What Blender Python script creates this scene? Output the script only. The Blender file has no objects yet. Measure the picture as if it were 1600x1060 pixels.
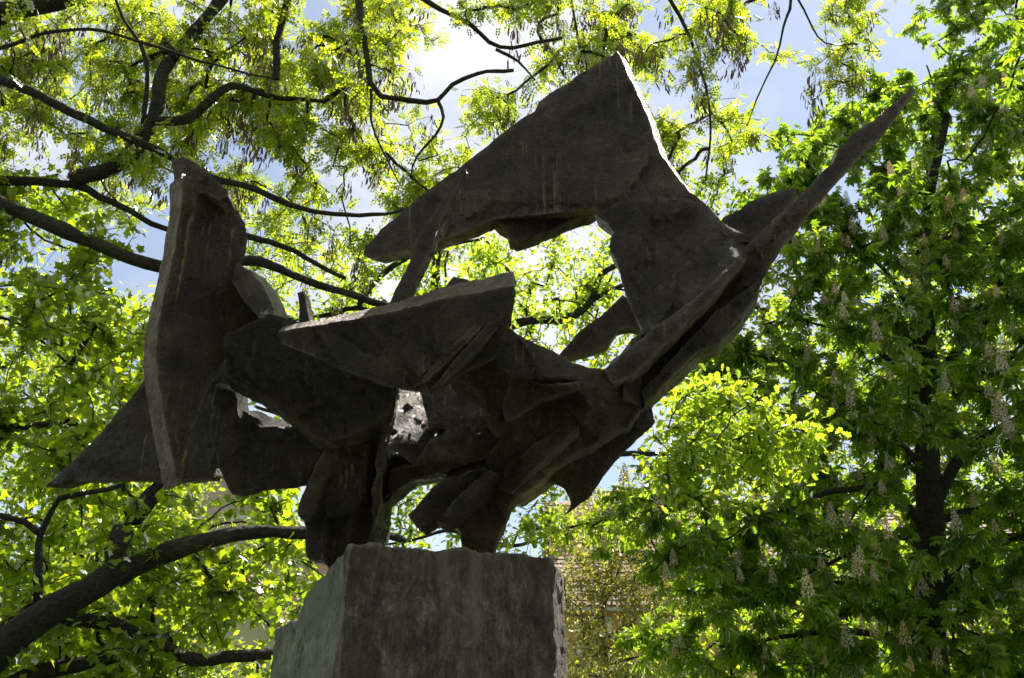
import bpy, bmesh, math, random
import numpy as np
from mathutils import Vector, Matrix, noise as mnoise

# ------------------------------------------------------------------ camera, sky, sun, exposure
scene = bpy.context.scene
col = scene.collection
PITCH = math.radians(23.0)
FPX = 1537.0                                   # focal length in pixels of a 1600 px wide picture
EYE = np.array([0.0, 0.0, 1.6])
cam_data = bpy.data.cameras.new('camera')
cam_data.sensor_width = 36.0
cam_data.lens = 36.0 * FPX / 1600.0
cam_data.clip_start = 0.05
cam_data.clip_end = 3000
cam_data.dof.use_dof = True
cam_data.dof.focus_distance = 5.6
cam_data.dof.aperture_fstop = 8.0
cam = bpy.data.objects.new('camera', cam_data)
cam.location = EYE
cam.rotation_euler = (math.pi / 2 + PITCH, 0, 0)
col.objects.link(cam)
scene.camera = cam

SUN_AZ, SUN_EL = math.radians(36.0), math.radians(57.0)      # azimuth to the right of straight ahead
world = bpy.data.worlds.new('World')
scene.world = world
world.use_nodes = True
wn, wl = world.node_tree.nodes, world.node_tree.links
bg = wn['Background']
bg.inputs['Strength'].default_value = 0.06
sky = wn.new('ShaderNodeTexSky')
sky.sky_type = 'NISHITA'
sky.sun_disc = False
sky.sun_elevation = SUN_EL
sky.sun_rotation = SUN_AZ
sky.air_density = 1.0
sky.dust_density = 0.4
tc = wn.new('ShaderNodeTexCoord')
mp = wn.new('ShaderNodeMapping'); mp.inputs['Scale'].default_value = (1.0, 1.0, 1.9); mp.inputs['Location'].default_value = (13.7, 7.4, 5.3)
nz = wn.new('ShaderNodeTexNoise'); nz.inputs['Scale'].default_value = 2.3; nz.inputs['Detail'].default_value = 7; nz.inputs['Roughness'].default_value = 0.55
rp = wn.new('ShaderNodeValToRGB'); rp.color_ramp.elements[0].color = (0.26, 0.26, 0.26, 1); rp.color_ramp.elements[0].position = 0.43; rp.color_ramp.elements[1].position = 0.60
mx = wn.new('ShaderNodeMix'); mx.data_type = 'RGBA'
mx.inputs['B'].default_value = (6.1, 6.25, 6.5, 1)             # sunlit cloud
wl.new(tc.outputs['Generated'], mp.inputs['Vector']); wl.new(mp.outputs[0], nz.inputs['Vector'])
wl.new(nz.outputs['Fac'], rp.inputs['Fac']); wl.new(rp.outputs['Color'], mx.inputs['Factor'])
wl.new(sky.outputs[0], mx.inputs['A']); wl.new(mx.outputs['Result'], bg.inputs['Color'])

sun_data = bpy.data.lights.new('sun', 'SUN')
sun_data.energy = 5.0
sun_data.angle = math.radians(0.53)
sun_data.color = (1.0, 0.94, 0.84)
sun = bpy.data.objects.new('sun', sun_data)
to_sun = Vector((math.sin(SUN_AZ) * math.cos(SUN_EL), math.cos(SUN_AZ) * math.cos(SUN_EL), math.sin(SUN_EL)))
sun.rotation_euler = to_sun.to_track_quat('Z', 'Y').to_euler()
sun.location = to_sun * 60
col.objects.link(sun)

vs = scene.view_settings
vs.view_transform = 'Standard'; vs.look = 'None'; vs.gamma = 1.0; vs.use_curve_mapping = False
vs.exposure = 1.45
scene.cycles.max_bounces = 6
scene.cycles.diffuse_bounces = 3
scene.cycles.transmission_bounces = 6
scene.cycles.use_denoising = True
scene.cycles.sample_clamp_indirect = 6

# ------------------------------------------------------------------ helpers
RNG = np.random.default_rng(7)
random.seed(7)
CP, SP = math.cos(PITCH), math.sin(PITCH)

def at(u, v, Y):
    """the point Y metres in front of the viewer that the photograph shows at pixel (u, v)"""
    d = np.array([u - 800.0, CP * FPX - SP * (530.0 - v), SP * FPX + CP * (530.0 - v)])
    return EYE + d * (Y / d[1])

def tag(o, label=None, cat=None, group=None, kind=None):
    if label: o['label'] = label
    if cat: o['category'] = cat
    if group: o['group'] = group
    if kind: o['kind'] = kind
    return o

def empty(name, loc):
    o = bpy.data.objects.new(name, None)
    o.empty_display_size = 0.3
    o.location = loc
    col.objects.link(o)
    return o

def link(name, me, mat, parent=None):
    o = bpy.data.objects.new(name, me)
    if mat is not None and not me.materials:
        me.materials.append(mat)
    if parent is not None:
        o.parent = parent
        if parent.type == 'EMPTY':                 # meshes keep world coordinates; part meshes already stand at the origin
            o.matrix_parent_inverse = Matrix.Translation(-parent.location)
    col.objects.link(o)
    return o

def mesh_np(name, verts, faces_flat, loop_tot, smooth=False, tint=None):
    """mesh from numpy arrays: verts (n,3), flat vertex indices, loops per face"""
    me = bpy.data.meshes.new(name)
    nv, nl, nf = len(verts), len(faces_flat), len(loop_tot)
    me.vertices.add(nv); me.loops.add(nl); me.polygons.add(nf)
    me.vertices.foreach_set('co', np.asarray(verts, np.float32).ravel())
    me.loops.foreach_set('vertex_index', np.asarray(faces_flat, np.int32))
    st = np.concatenate([[0], np.cumsum(loop_tot)[:-1]]).astype(np.int32)
    me.polygons.foreach_set('loop_start', st)
    me.polygons.foreach_set('loop_total', np.asarray(loop_tot, np.int32))
    me.polygons.foreach_set('use_smooth', np.full(nf, smooth))
    if tint is not None:
        a = me.attributes.new('tint', 'FLOAT', 'POINT')
        a.data.foreach_set('value', np.asarray(tint, np.float32))
    me.update(calc_edges=True)
    me.validate()
    return me

class Box:
    """collects boxes / polygons into one mesh"""
    def __init__(self): self.v, self.f = [], []
    def box(self, a, b):
        x0, y0, z0 = a; x1, y1, z1 = b
        n = len(self.v)
        self.v += [(x0,y0,z0),(x1,y0,z0),(x1,y1,z0),(x0,y1,z0),(x0,y0,z1),(x1,y0,z1),(x1,y1,z1),(x0,y1,z1)]
        self.f += [tuple(n+i for i in q) for q in ((0,3,2,1),(4,5,6,7),(0,1,5,4),(1,2,6,5),(2,3,7,6),(3,0,4,7))]
        return self
    def hexa(self, pts):
        n = len(self.v); self.v += [tuple(p) for p in pts]
        self.f += [tuple(n+i for i in q) for q in ((0,3,2,1),(4,5,6,7),(0,1,5,4),(1,2,6,5),(2,3,7,6),(3,0,4,7))]
        return self
    def poly(self, pts):
        n = len(self.v); self.v += [tuple(p) for p in pts]; self.f.append(tuple(range(n, n+len(pts)))); return self
    def build(self, name, mat, parent=None):
        me = bpy.data.meshes.new(name); me.from_pydata(self.v, [], self.f); me.update()
        return link(name, me, mat, parent)

# ------------------------------------------------------------------ materials
def new_mat(name):
    m = bpy.data.materials.new(name); m.use_nodes = True
    n, l = m.node_tree.nodes, m.node_tree.links
    return m, n, l, n['Principled BSDF']

def N(n, t, **kw):
    x = n.new(t)
    for k, v in kw.items():
        if k in x.inputs: x.inputs[k].default_value = v
        else: setattr(x, k, v)
    return x

def ramp(n, stops):
    r = n.new('ShaderNodeValToRGB'); e = r.color_ramp.elements
    while len(e) < len(stops): e.new(0.5)
    for i, (p, c) in enumerate(stops):
        e[i].position = p; e[i].color = c if len(c) == 4 else (*c, 1)
    return r

def simple(name, c1, c2, scale=4.0, rough=0.85, bump=0.3, stretch=(1, 1, 1), detail=8):
    m, n, l, b = new_mat(name)
    t = n.new('ShaderNodeTexCoord'); mp = N(n, 'ShaderNodeMapping'); mp.inputs['Scale'].default_value = stretch
    nz = N(n, 'ShaderNodeTexNoise', Scale=scale, Detail=detail, Roughness=0.65)
    r = ramp(n, [(0.3, c1), (0.7, c2)])
    l.new(t.outputs['Object'], mp.inputs[0]); l.new(mp.outputs[0], nz.inputs['Vector'])
    l.new(nz.outputs['Fac'], r.inputs[0]); l.new(r.outputs[0], b.inputs['Base Color'])
    bp = N(n, 'ShaderNodeBump', Strength=bump, Distance=0.02)
    l.new(nz.outputs['Fac'], bp.inputs['Height']); l.new(bp.outputs[0], b.inputs['Normal'])
    b.inputs['Roughness'].default_value = rough
    return m

def bronze_mat():
    m, n, l, b = new_mat('weathered_bronze')
    t = n.new('ShaderNodeTexCoord')
    big = N(n, 'ShaderNodeTexNoise', Scale=2.6, Detail=12, Roughness=0.74)
    l.new(t.outputs['Object'], big.inputs['Vector'])
    base = ramp(n, [(0.30, (0.010, 0.0085, 0.0075)), (0.45, (0.034, 0.024, 0.017)), (0.55, (0.060, 0.041, 0.027)), (0.70, (0.14, 0.096, 0.062))])
    l.new(big.outputs['Fac'], base.inputs[0])
    # rain runs: thin vertical streaks, only in places
    mp = N(n, 'ShaderNodeMapping'); mp.inputs['Scale'].default_value = (40, 40, 0.3)
    l.new(t.outputs['Object'], mp.inputs[0])
    st = N(n, 'ShaderNodeTexNoise', Scale=1.0, Detail=3, Roughness=0.6); l.new(mp.outputs[0], st.inputs['Vector'])
    sr = ramp(n, [(0.58, (0, 0, 0)), (0.66, (1, 1, 1))]); l.new(st.outputs['Fac'], sr.inputs[0])
    mk = N(n, 'ShaderNodeTexNoise', Scale=1.7, Detail=4); l.new(t.outputs['Object'], mk.inputs['Vector'])
    mr = ramp(n, [(0.46, (0, 0, 0)), (0.62, (0.7, 0.7, 0.7))]); l.new(mk.outputs['Fac'], mr.inputs[0])
    mul = N(n, 'ShaderNodeMath', operation='MULTIPLY'); l.new(sr.outputs[0], mul.inputs[0]); l.new(mr.outputs[0], mul.inputs[1])
    mix = N(n, 'ShaderNodeMix', data_type='RGBA'); mix.inputs['B'].default_value = (0.25, 0.165, 0.085, 1)
    l.new(mul.outputs[0], mix.inputs['Factor']); l.new(base.outputs[0], mix.inputs['A'])
    # pale specks (droppings, lime)
    vo = N(n, 'ShaderNodeTexVoronoi', Scale=9.0); l.new(t.outputs['Object'], vo.inputs['Vector'])
    vr = ramp(n, [(0.03, (0.8, 0.8, 0.8)), (0.075, (0, 0, 0))]); l.new(vo.outputs['Distance'], vr.inputs[0])
    sm = N(n, 'ShaderNodeTexNoise', Scale=5.0, Detail=3); l.new(t.outputs['Object'], sm.inputs['Vector'])
    smr = ramp(n, [(0.58, (0, 0, 0)), (0.66, (1, 1, 1))]); l.new(sm.outputs['Fac'], smr.inputs[0])
    mu2 = N(n, 'ShaderNodeMath', operation='MULTIPLY'); l.new(vr.outputs[0], mu2.inputs[0]); l.new(smr.outputs[0], mu2.inputs[1])
    mix2 = N(n, 'ShaderNodeMix', data_type='RGBA'); mix2.inputs['B'].default_value = (0.34, 0.30, 0.22, 1)
    l.new(mu2.outputs[0], mix2.inputs['Factor']); l.new(mix.outputs['Result'], mix2.inputs['A'])
    # paler metal on rims and crests: sun glints painted into the colour
    wa = N(n, 'ShaderNodeAttribute', attribute_name='rim_glint'); ge = n.new('ShaderNodeNewGeometry')
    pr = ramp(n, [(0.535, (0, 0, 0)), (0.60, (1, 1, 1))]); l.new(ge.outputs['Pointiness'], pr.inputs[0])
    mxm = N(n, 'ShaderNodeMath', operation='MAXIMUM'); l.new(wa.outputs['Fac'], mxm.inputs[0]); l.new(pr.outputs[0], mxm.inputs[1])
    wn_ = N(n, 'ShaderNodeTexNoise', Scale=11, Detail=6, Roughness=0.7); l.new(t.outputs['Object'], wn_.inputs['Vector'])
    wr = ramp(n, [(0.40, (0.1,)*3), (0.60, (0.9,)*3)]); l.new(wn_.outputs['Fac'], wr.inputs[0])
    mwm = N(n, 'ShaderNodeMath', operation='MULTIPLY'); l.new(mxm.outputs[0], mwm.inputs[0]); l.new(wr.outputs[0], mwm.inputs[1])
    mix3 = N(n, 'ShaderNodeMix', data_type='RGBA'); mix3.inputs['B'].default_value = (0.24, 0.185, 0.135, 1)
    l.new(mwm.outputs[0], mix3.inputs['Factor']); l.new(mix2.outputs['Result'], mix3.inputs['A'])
    oi = n.new('ShaderNodeObjectInfo')
    pt_ = N(n, 'ShaderNodeTexNoise', Scale=1.1, Detail=5, Roughness=0.6); l.new(t.outputs['Object'], pt_.inputs['Vector'])
    ma = N(n, 'ShaderNodeMath', operation='MULTIPLY_ADD'); ma.inputs[1].default_value = 0.35; l.new(oi.outputs['Random'], ma.inputs[0]); l.new(pt_.outputs['Fac'], ma.inputs[2])
    tr = ramp(n, [(0.38, (0.40, 0.43, 0.46)), (0.95, (1.42, 1.36, 1.28))]); l.new(ma.outputs[0], tr.inputs[0])
    tm = N(n, 'ShaderNodeMix', data_type='RGBA', blend_type='MULTIPLY'); tm.inputs['Factor'].default_value = 1.0
    l.new(mix3.outputs['Result'], tm.inputs['A']); l.new(tr.outputs[0], tm.inputs['B'])
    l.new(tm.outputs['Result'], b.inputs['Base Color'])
    b.inputs['Metallic'].default_value = 0.35
    fine = N(n, 'ShaderNodeTexNoise', Scale=40, Detail=8, Roughness=0.7); l.new(t.outputs['Object'], fine.inputs['Vector'])
    rr = ramp(n, [(0.38, (0.20,)*3), (0.62, (0.58,)*3)]); l.new(fine.outputs['Fac'], rr.inputs[0]); l.new(rr.outputs[0], b.inputs['Roughness'])
    add = N(n, 'ShaderNodeMath', operation='MULTIPLY_ADD'); add.inputs[1].default_value = 2.5
    l.new(big.outputs['Fac'], add.inputs[0]); l.new(fine.outputs['Fac'], add.inputs[2])
    bp = N(n, 'ShaderNodeBump', Strength=1.0, Distance=0.035); l.new(add.outputs[0], bp.inputs['Height']); l.new(bp.outputs[0], b.inputs['Normal'])
    return m

def stone_mat(name, stops, patch):
    m, n, l, b = new_mat(name)
    t = n.new('ShaderNodeTexCoord')
    mp = N(n, 'ShaderNodeMapping'); mp.inputs['Scale'].default_value = (6.5, 6.5, 3.4); mp.inputs['Rotation'].default_value = (0.1, 0.12, 0)
    l.new(t.outputs['Object'], mp.inputs[0])
    a = N(n, 'ShaderNodeTexNoise', Scale=1.6, Detail=14, Roughness=0.84, Distortion=0.3); l.new(mp.outputs[0], a.inputs['Vector'])
    r = ramp(n, stops)
    l.new(a.outputs['Fac'], r.inputs[0])
    g = N(n, 'ShaderNodeTexNoise', Scale=1.6, Detail=4); l.new(t.outputs['Object'], g.inputs['Vector'])
    gr = ramp(n, [(0.45, (0, 0, 0)), (0.65, (0.6, 0.6, 0.6))]); l.new(g.outputs['Fac'], gr.inputs[0])
    mx = N(n, 'ShaderNodeMix', data_type='RGBA'); mx.inputs['B'].default_value = patch
    l.new(gr.outputs[0], mx.inputs['Factor']); l.new(r.outputs[0], mx.inputs['A']); 
    vm = N(n, 'ShaderNodeMapping'); vm.inputs['Scale'].default_value = (5.5, 5.5, 0.35); l.new(t.outputs['Object'], vm.inputs[0])
    vn = N(n, 'ShaderNodeTexNoise', Scale=1.0, Detail=7, Roughness=0.7, Distortion=0.5); l.new(vm.outputs[0], vn.inputs['Vector'])
    vr = ramp(n, [(0.50, (0, 0, 0)), (0.66, (0.55,)*3)]); l.new(vn.outputs['Fac'], vr.inputs[0])
    mv = N(n, 'ShaderNodeMix', data_type='RGBA'); mv.inputs['B'].default_value = (0.34, 0.29, 0.24, 1)       # pale lime runs
    l.new(vr.outputs[0], mv.inputs['Factor']); l.new(mx.outputs['Result'], mv.inputs['A']); mx = mv
    ge = n.new('ShaderNodeNewGeometry'); pr = ramp(n, [(0.52, (0, 0, 0)), (0.60, (0.8,)*3)]); l.new(ge.outputs['Pointiness'], pr.inputs[0])
    mc = N(n, 'ShaderNodeMix', data_type='RGBA'); mc.inputs['B'].default_value = (0.42, 0.40, 0.35, 1)      # chipped arrises, their sunlight painted in as paler stone
    l.new(pr.outputs[0], mc.inputs['Factor']); l.new(mx.outputs['Result'], mc.inputs['A']); l.new(mc.outputs['Result'], b.inputs['Base Color'])
    f = N(n, 'ShaderNodeTexNoise', Scale=22, Detail=9, Roughness=0.72); l.new(mp.outputs[0], f.inputs['Vector'])
    f.inputs['Scale'].default_value = 15
    ad = N(n, 'ShaderNodeMath', operation='ADD'); l.new(a.outputs['Fac'], ad.inputs[0]); l.new(f.outputs['Fac'], ad.inputs[1])
    bp = N(n, 'ShaderNodeBump', Strength=1.0, Distance=0.05); l.new(ad.outputs[0], bp.inputs['Height']); l.new(bp.outputs[0], b.inputs['Normal'])
    rr = ramp(n, [(0.3, (0.35,)*3), (0.7, (0.75,)*3)]); l.new(f.outputs['Fac'], rr.inputs[0]); l.new(rr.outputs[0], b.inputs['Roughness'])
    return m

def leaf_mat(name, top, trans, dark, gloss=0.5, tw=0.68):
    """thin leaf: diffuse above, light shining through, waxy sheen; tint varies from leaf to leaf"""
    m = bpy.data.materials.new(name); m.use_nodes = True
    n, l = m.node_tree.nodes, m.node_tree.links
    n.remove(n['Principled BSDF']); out = n['Material Output']
    at_ = N(n, 'ShaderNodeAttribute', attribute_name='tint')
    oi = n.new('ShaderNodeObjectInfo')
    add = N(n, 'ShaderNodeMath', operation='ADD'); l.new(at_.outputs['Fac'], add.inputs[0]); l.new(oi.outputs['Random'], add.inputs[1])
    fr = N(n, 'ShaderNodeMath', operation='FRACT'); l.new(add.outputs[0], fr.inputs[0])
    def blend(c):
        r = ramp(n, [(0.0, tuple(x * dark for x in c)), (0.55, c), (1.0, (c[0] * 1.35, c[1] * 1.12, c[2] * 0.9))])
        l.new(fr.outputs[0], r.inputs[0]); return r
    d = n.new('ShaderNodeBsdfDiffuse'); l.new(blend(top).outputs[0], d.inputs['Color'])
    t = n.new('ShaderNodeBsdfTranslucent'); l.new(blend(trans).outputs[0], t.inputs['Color'])
    m1 = N(n, 'ShaderNodeMixShader', Fac=tw); l.new(d.outputs[0], m1.inputs[1]); l.new(t.outputs[0], m1.inputs[2])
    g = N(n, 'ShaderNodeBsdfGlossy', Roughness=gloss); g.inputs['Color'].default_value = (0.9, 0.9, 0.9, 1)
    fz = N(n, 'ShaderNodeFresnel', IOR=1.4)
    fm = N(n, 'ShaderNodeMath', operation='MULTIPLY'); fm.inputs[1].default_value = 0.4; l.new(fz.outputs[0], fm.inputs[0])
    m2 = n.new('ShaderNodeMixShader'); l.new(fm.outputs[0], m2.inputs[0]); l.new(m1.outputs[0], m2.inputs[1]); l.new(g.outputs[0], m2.inputs[2])
    l.new(m2.outputs[0], out.inputs['Surface'])
    return m

def bark_mat(name, c1, c2, c3):
    m, n, l, b = new_mat(name)
    t = n.new('ShaderNodeTexCoord')
    a = N(n, 'ShaderNodeTexNoise', Scale=16, Detail=11, Roughness=0.78, Distortion=0.8); l.new(t.outputs['Object'], a.inputs['Vector'])
    r = ramp(n, [(0.32, c1), (0.55, c2), (0.72, c3)]); l.new(a.outputs['Fac'], r.inputs[0])
    g = N(n, 'ShaderNodeTexNoise', Scale=2.4, Detail=5); l.new(t.outputs['Object'], g.inputs['Vector'])
    gr = ramp(n, [(0.5, (0, 0, 0)), (0.66, (0.6,)*3)]); l.new(g.outputs['Fac'], gr.inputs[0])
    mx = N(n, 'ShaderNodeMix', data_type='RGBA'); mx.inputs['B'].default_value = (0.06, 0.07, 0.025, 1)
    l.new(gr.outputs[0], mx.inputs['Factor']); l.new(r.outputs[0], mx.inputs['A']); l.new(mx.outputs['Result'], b.inputs['Base Color'])
    v = N(n, 'ShaderNodeTexVoronoi', Scale=22); l.new(t.outputs['Object'], v.inputs['Vector'])
    ad = N(n, 'ShaderNodeMath', operation='ADD'); l.new(a.outputs['Fac'], ad.inputs[0]); l.new(v.outputs['Distance'], ad.inputs[1])
    bp = N(n, 'ShaderNodeBump', Strength=1.0, Distance=0.06); l.new(ad.outputs[0], bp.inputs['Height']); l.new(bp.outputs[0], b.inputs['Normal'])
    b.inputs['Roughness'].default_value = 0.9
    return m

M = dict(
    bronze=bronze_mat(), stone=stone_mat('gneiss_stone', [(0.38, (0.012, 0.009, 0.007)), (0.46, (0.062, 0.041, 0.027)), (0.52, (0.125, 0.088, 0.060)), (0.58, (0.23, 0.18, 0.138)), (0.66, (0.50, 0.44, 0.38))], (0.10, 0.075, 0.05, 1)),
    stone_cleft=stone_mat('cleft_stone', [(0.37, (0.06, 0.058, 0.048)), (0.45, (0.22, 0.22, 0.19)), (0.52, (0.36, 0.36, 0.32)), (0.58, (0.48, 0.48, 0.43)), (0.68, (0.62, 0.61, 0.57))], (0.30, 0.31, 0.26, 1)),
    bark=bark_mat('furrowed_bark', (0.010, 0.008, 0.006), (0.036, 0.027, 0.019), (0.14, 0.115, 0.085)),
    bark_grey=bark_mat('grey_bark', (0.05, 0.045, 0.04), (0.12, 0.105, 0.09), (0.2, 0.18, 0.155)),
    maple=leaf_mat('maple_leaf', (0.065, 0.115, 0.009), (0.46, 0.64, 0.018), 0.6),
    robinia=leaf_mat('locust_leaflet', (0.075, 0.12, 0.010), (0.49, 0.63, 0.022), 0.6),
    oak=leaf_mat('oak_leaf', (0.09, 0.135, 0.011), (0.50, 0.70, 0.03), 0.65),
    chestnut=leaf_mat('chestnut_leaf', (0.042, 0.088, 0.010), (0.37, 0.59, 0.02), 0.65, 0.42, 0.62),
    young=leaf_mat('young_leaf', (0.13, 0.14, 0.03), (0.42, 0.42, 0.06), 0.7),
    far=leaf_mat('far_leaf', (0.075, 0.12, 0.010), (0.52, 0.70, 0.025), 0.6),
    pod=simple('dry_pod', (0.075, 0.038, 0.024), (0.20, 0.115, 0.075), 20, 0.6, 0.1),
    blossom=leaf_mat('blossom_petal', (0.70, 0.60, 0.46), (0.5, 0.42, 0.3), 0.75, 0.6, 0.3),
    grass=simple('park_grass', (0.03, 0.05, 0.012), (0.07, 0.10, 0.025), 3.0, 0.95, 0.5),
    path=simple('gravel_path', (0.10, 0.09, 0.075), (0.18, 0.16, 0.14), 30, 0.95, 0.5),
    plaster_pink=simple('beige_plaster', (0.46, 0.37, 0.32), (0.56, 0.47, 0.41), 2.0, 0.9, 0.1),
    plaster_white=simple('pale_plaster', (0.60, 0.52, 0.46), (0.70, 0.62, 0.55), 2.0, 0.9, 0.1),
    plaster_orange=simple('ochre_plaster', (0.48, 0.30, 0.12), (0.58, 0.38, 0.17), 2.0, 0.9, 0.1),
    tile=simple('clay_tile', (0.15, 0.085, 0.065), (0.30, 0.19, 0.15), 1.8, 0.8, 0.2),
    tile_red=simple('red_clay_tile', (0.24, 0.12, 0.09), (0.36, 0.20, 0.16), 3.5, 0.8, 0.2),
    frame=simple('window_frame_paint', (0.6, 0.58, 0.54), (0.7, 0.68, 0.64), 5, 0.6, 0.05),
    zinc=simple('zinc_sheet', (0.26, 0.27, 0.28), (0.36, 0.37, 0.38), 6, 0.5, 0.05),
)
def glass_mat():
    m, n, l, b = new_mat('window_glass')
    b.inputs['Base Color'].default_value = (0.03, 0.035, 0.04, 1); b.inputs['Roughness'].default_value = 0.06
    t = n.new('ShaderNodeTexCoord'); nz = N(n, 'ShaderNodeTexNoise', Scale=1.2, Detail=1); l.new(t.outputs['Object'], nz.inputs['Vector'])
    bp = N(n, 'ShaderNodeBump', Strength=0.05); l.new(nz.outputs['Fac'], bp.inputs['Height']); l.new(bp.outputs[0], b.inputs['Normal'])
    return m
M['glass'] = glass_mat()

# ------------------------------------------------------------------ setting: ground, path, houses
def ground():
    n = 60
    xs = np.concatenate([[-900, -400, -150], np.linspace(-60, 60, n), [150, 400, 900]])
    ys = np.concatenate([[-600, -200, -80], np.linspace(-30, 70, n), [150, 500, 1200]])
    X, Y = np.meshgrid(xs, ys)
    Z = np.array([[0.05 * mnoise.noise(Vector((x * .15, y * .15, 0))) - 0.05 for x in xs] for y in ys])
    V = np.stack([X, Y, Z], -1).reshape(-1, 3)
    w = len(xs); f = []
    for j in range(len(ys) - 1):
        for i in range(w - 1):
            a = j * w + i; f += [a, a + 1, a + 1 + w, a + w]
    o = link('ground', mesh_np('ground', V, f, [4] * (len(f) // 4), True), M['grass'])
    tag(o, kind='structure')
    b = Box(); b.box((-40, -2.2, -0.2), (40, 1.6, 0.03))
    tag(b.build('path', M['path']), kind='structure')
ground()

def tiles_mesh(x0, x1, eave, ridge, sx=0.23, courses=None):
    """overlapping clay tiles on one slope; eave / ridge are (y, z)"""
    e, r = np.array(eave, float), np.array(ridge, float)
    L = np.linalg.norm(r - e); d = (r - e) / L
    nrm = np.array([-d[1], d[0]]); nrm = nrm if nrm[1] > 0 else -nrm
    nc = max(2, int(L / 0.30)); nt = max(2, int((x1 - x0) / sx))
    V, Fc = [], []
    for j in range(nc):
        s0, s1 = j * L / nc - 0.04, (j + 1) * L / nc
        for i in range(nt):
            xa = x0 + (i + (0.5 if j % 2 else 0)) * (x1 - x0) / nt
            xb = min(xa + (x1 - x0) / nt - 0.012, x1)
            if xb <= xa: continue
            lift = 0.045 + RNG.uniform(-.006, .01)
            p = []
            for s, h in ((s0, lift), (s1, 0.012)):
                for top in (0, 1):
                    q = e + d * s + nrm * (h + (0.014 if top else -0.004))
                    p.append(q)
            k = len(V)
            for q in p:
                V += [(xa, q[0], q[1]), (xb, q[0], q[1])]
            # 0,1 low-bottom 2,3 low-top 4,5 high-bottom 6,7 high-top
            Fc += [(k, k+1, k+3, k+2), (k+2, k+3, k+7, k+6), (k, k+2, k+6, k+4), (k+1, k+5, k+7, k+3)]
    me = bpy.data.meshes.new('roof_tiles'); me.from_pydata(V, [], Fc); me.update()
    return me

def window(par, x, z, w, h, y):
    """a framed casement in the wall plane y (facing the viewer)"""
    b = Box(); t = 0.13
    b.box((x-w/2-t, y-0.05, z+h), (x+w/2+t, y+0.02, z+h+t)); b.box((x-w/2-t, y-0.05, z), (x-w/2, y+0.02, z+h)); b.box((x+w/2, y-0.05, z), (x+w/2+t, y+0.02, z+h))
    fr = b.build('window', M['frame'], par)
    s = Box(); s.box((x-w/2-t-.05, y-0.14, z-.1), (x+w/2+t+.05, y+0.02, z-.003)); s.build('sill', M['zinc'], fr)
    for k in (-1, 1):
        g = Box(); g.box((x + (k-1)*w/4 + .03, y+0.012, z+.04), (x + (k+1)*w/4 - .03, y+0.03, z+h-.04)); g.build('pane', M['glass'], fr)
        for a, c in (((k-1)*w/4, (k-1)*w/4+.03), ((k+1)*w/4-.03, (k+1)*w/4)):
            m = Box(); m.box((x+a+.001, y-0.01, z+.002), (x+c-.001, y+0.036, z+h-.002)); m.build('sash', M['frame'], fr)

def house_gable(name, label, x0, x1, y0, y1, eave, ridge, wall, tile, wins, verge):
    """ridge runs away from the viewer, gable towards the viewer"""
    xm = (x0 + x1) / 2
    root = empty(name, (xm, y0, 0)); tag(root, label, 'house')
    b = Box()
    fr = [(x0, y0, -.3), (x1, y0, -.3), (x1, y0, eave), (xm, y0, ridge), (x0, y0, eave)]
    bk = [(p[0], y1, p[2]) for p in fr]
    b.poly(fr); b.poly(bk[::-1])
    for i in range(5):
        j = (i + 1) % 5; b.poly([fr[i], bk[i], bk[j], fr[j]])
    b.build('wall', wall, root)
    for s, xe in ((-1, x0), (1, x1)):
        me = tiles_mesh(y0 - 0.35, y1 + .3, (0, 0), (0, 0), ) if False else None
        # slope in (x, z): build along y by swapping axes
        ov = 0.45; sl = (ridge - eave) / (xm - x0)
        m2 = tiles_mesh(y0 - .3, y1 + .3, (abs(xe - xm) + ov, eave - ov * sl + .14), (0.0, ridge + .14))
        v = np.zeros(len(m2.vertices) * 3, np.float32); m2.vertices.foreach_get('co', v); v = v.reshape(-1, 3)
        w = np.stack([xm + s * v[:, 1], v[:, 0], v[:, 2]], -1)
        m2.vertices.foreach_set('co', w.ravel()); m2.update()
        if s < 0: m2.flip_normals()
        d = Box()
        e0 = (xm + s * (abs(xe - xm) + ov), eave - ov * sl)
        for (ya, yb) in ((y0 - .28, y1 + .28),):
            d.hexa([(xm, ya, ridge + .02), (e0[0], ya, e0[1] + .02), (e0[0], yb, e0[1] + .02), (xm, yb, ridge + .02),
                    (xm, ya, ridge + .13), (e0[0], ya, e0[1] + .13), (e0[0], yb, e0[1] + .13), (xm, yb, ridge + .13)])
        rf = d.build('roof', tile, root)
        tag(link('roof_tiles', m2, tile, rf), kind='stuff')
        g = Box(); g.hexa([(xm, y0 - .42, ridge - .12), (e0[0], y0 - .42, e0[1] - .12), (e0[0], y0 - .31, e0[1] - .12), (xm, y0 - .31, ridge - .12),
                           (xm, y0 - .42, ridge + .2), (e0[0], y0 - .42, e0[1] + .2), (e0[0], y0 - .31, e0[1] + .2), (xm, y0 - .31, ridge + .2)])
        g.build('verge_board', verge, rf)
    for (x, z, w, h) in wins: window(root, x, z, w, h, y0)
    return root

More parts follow.
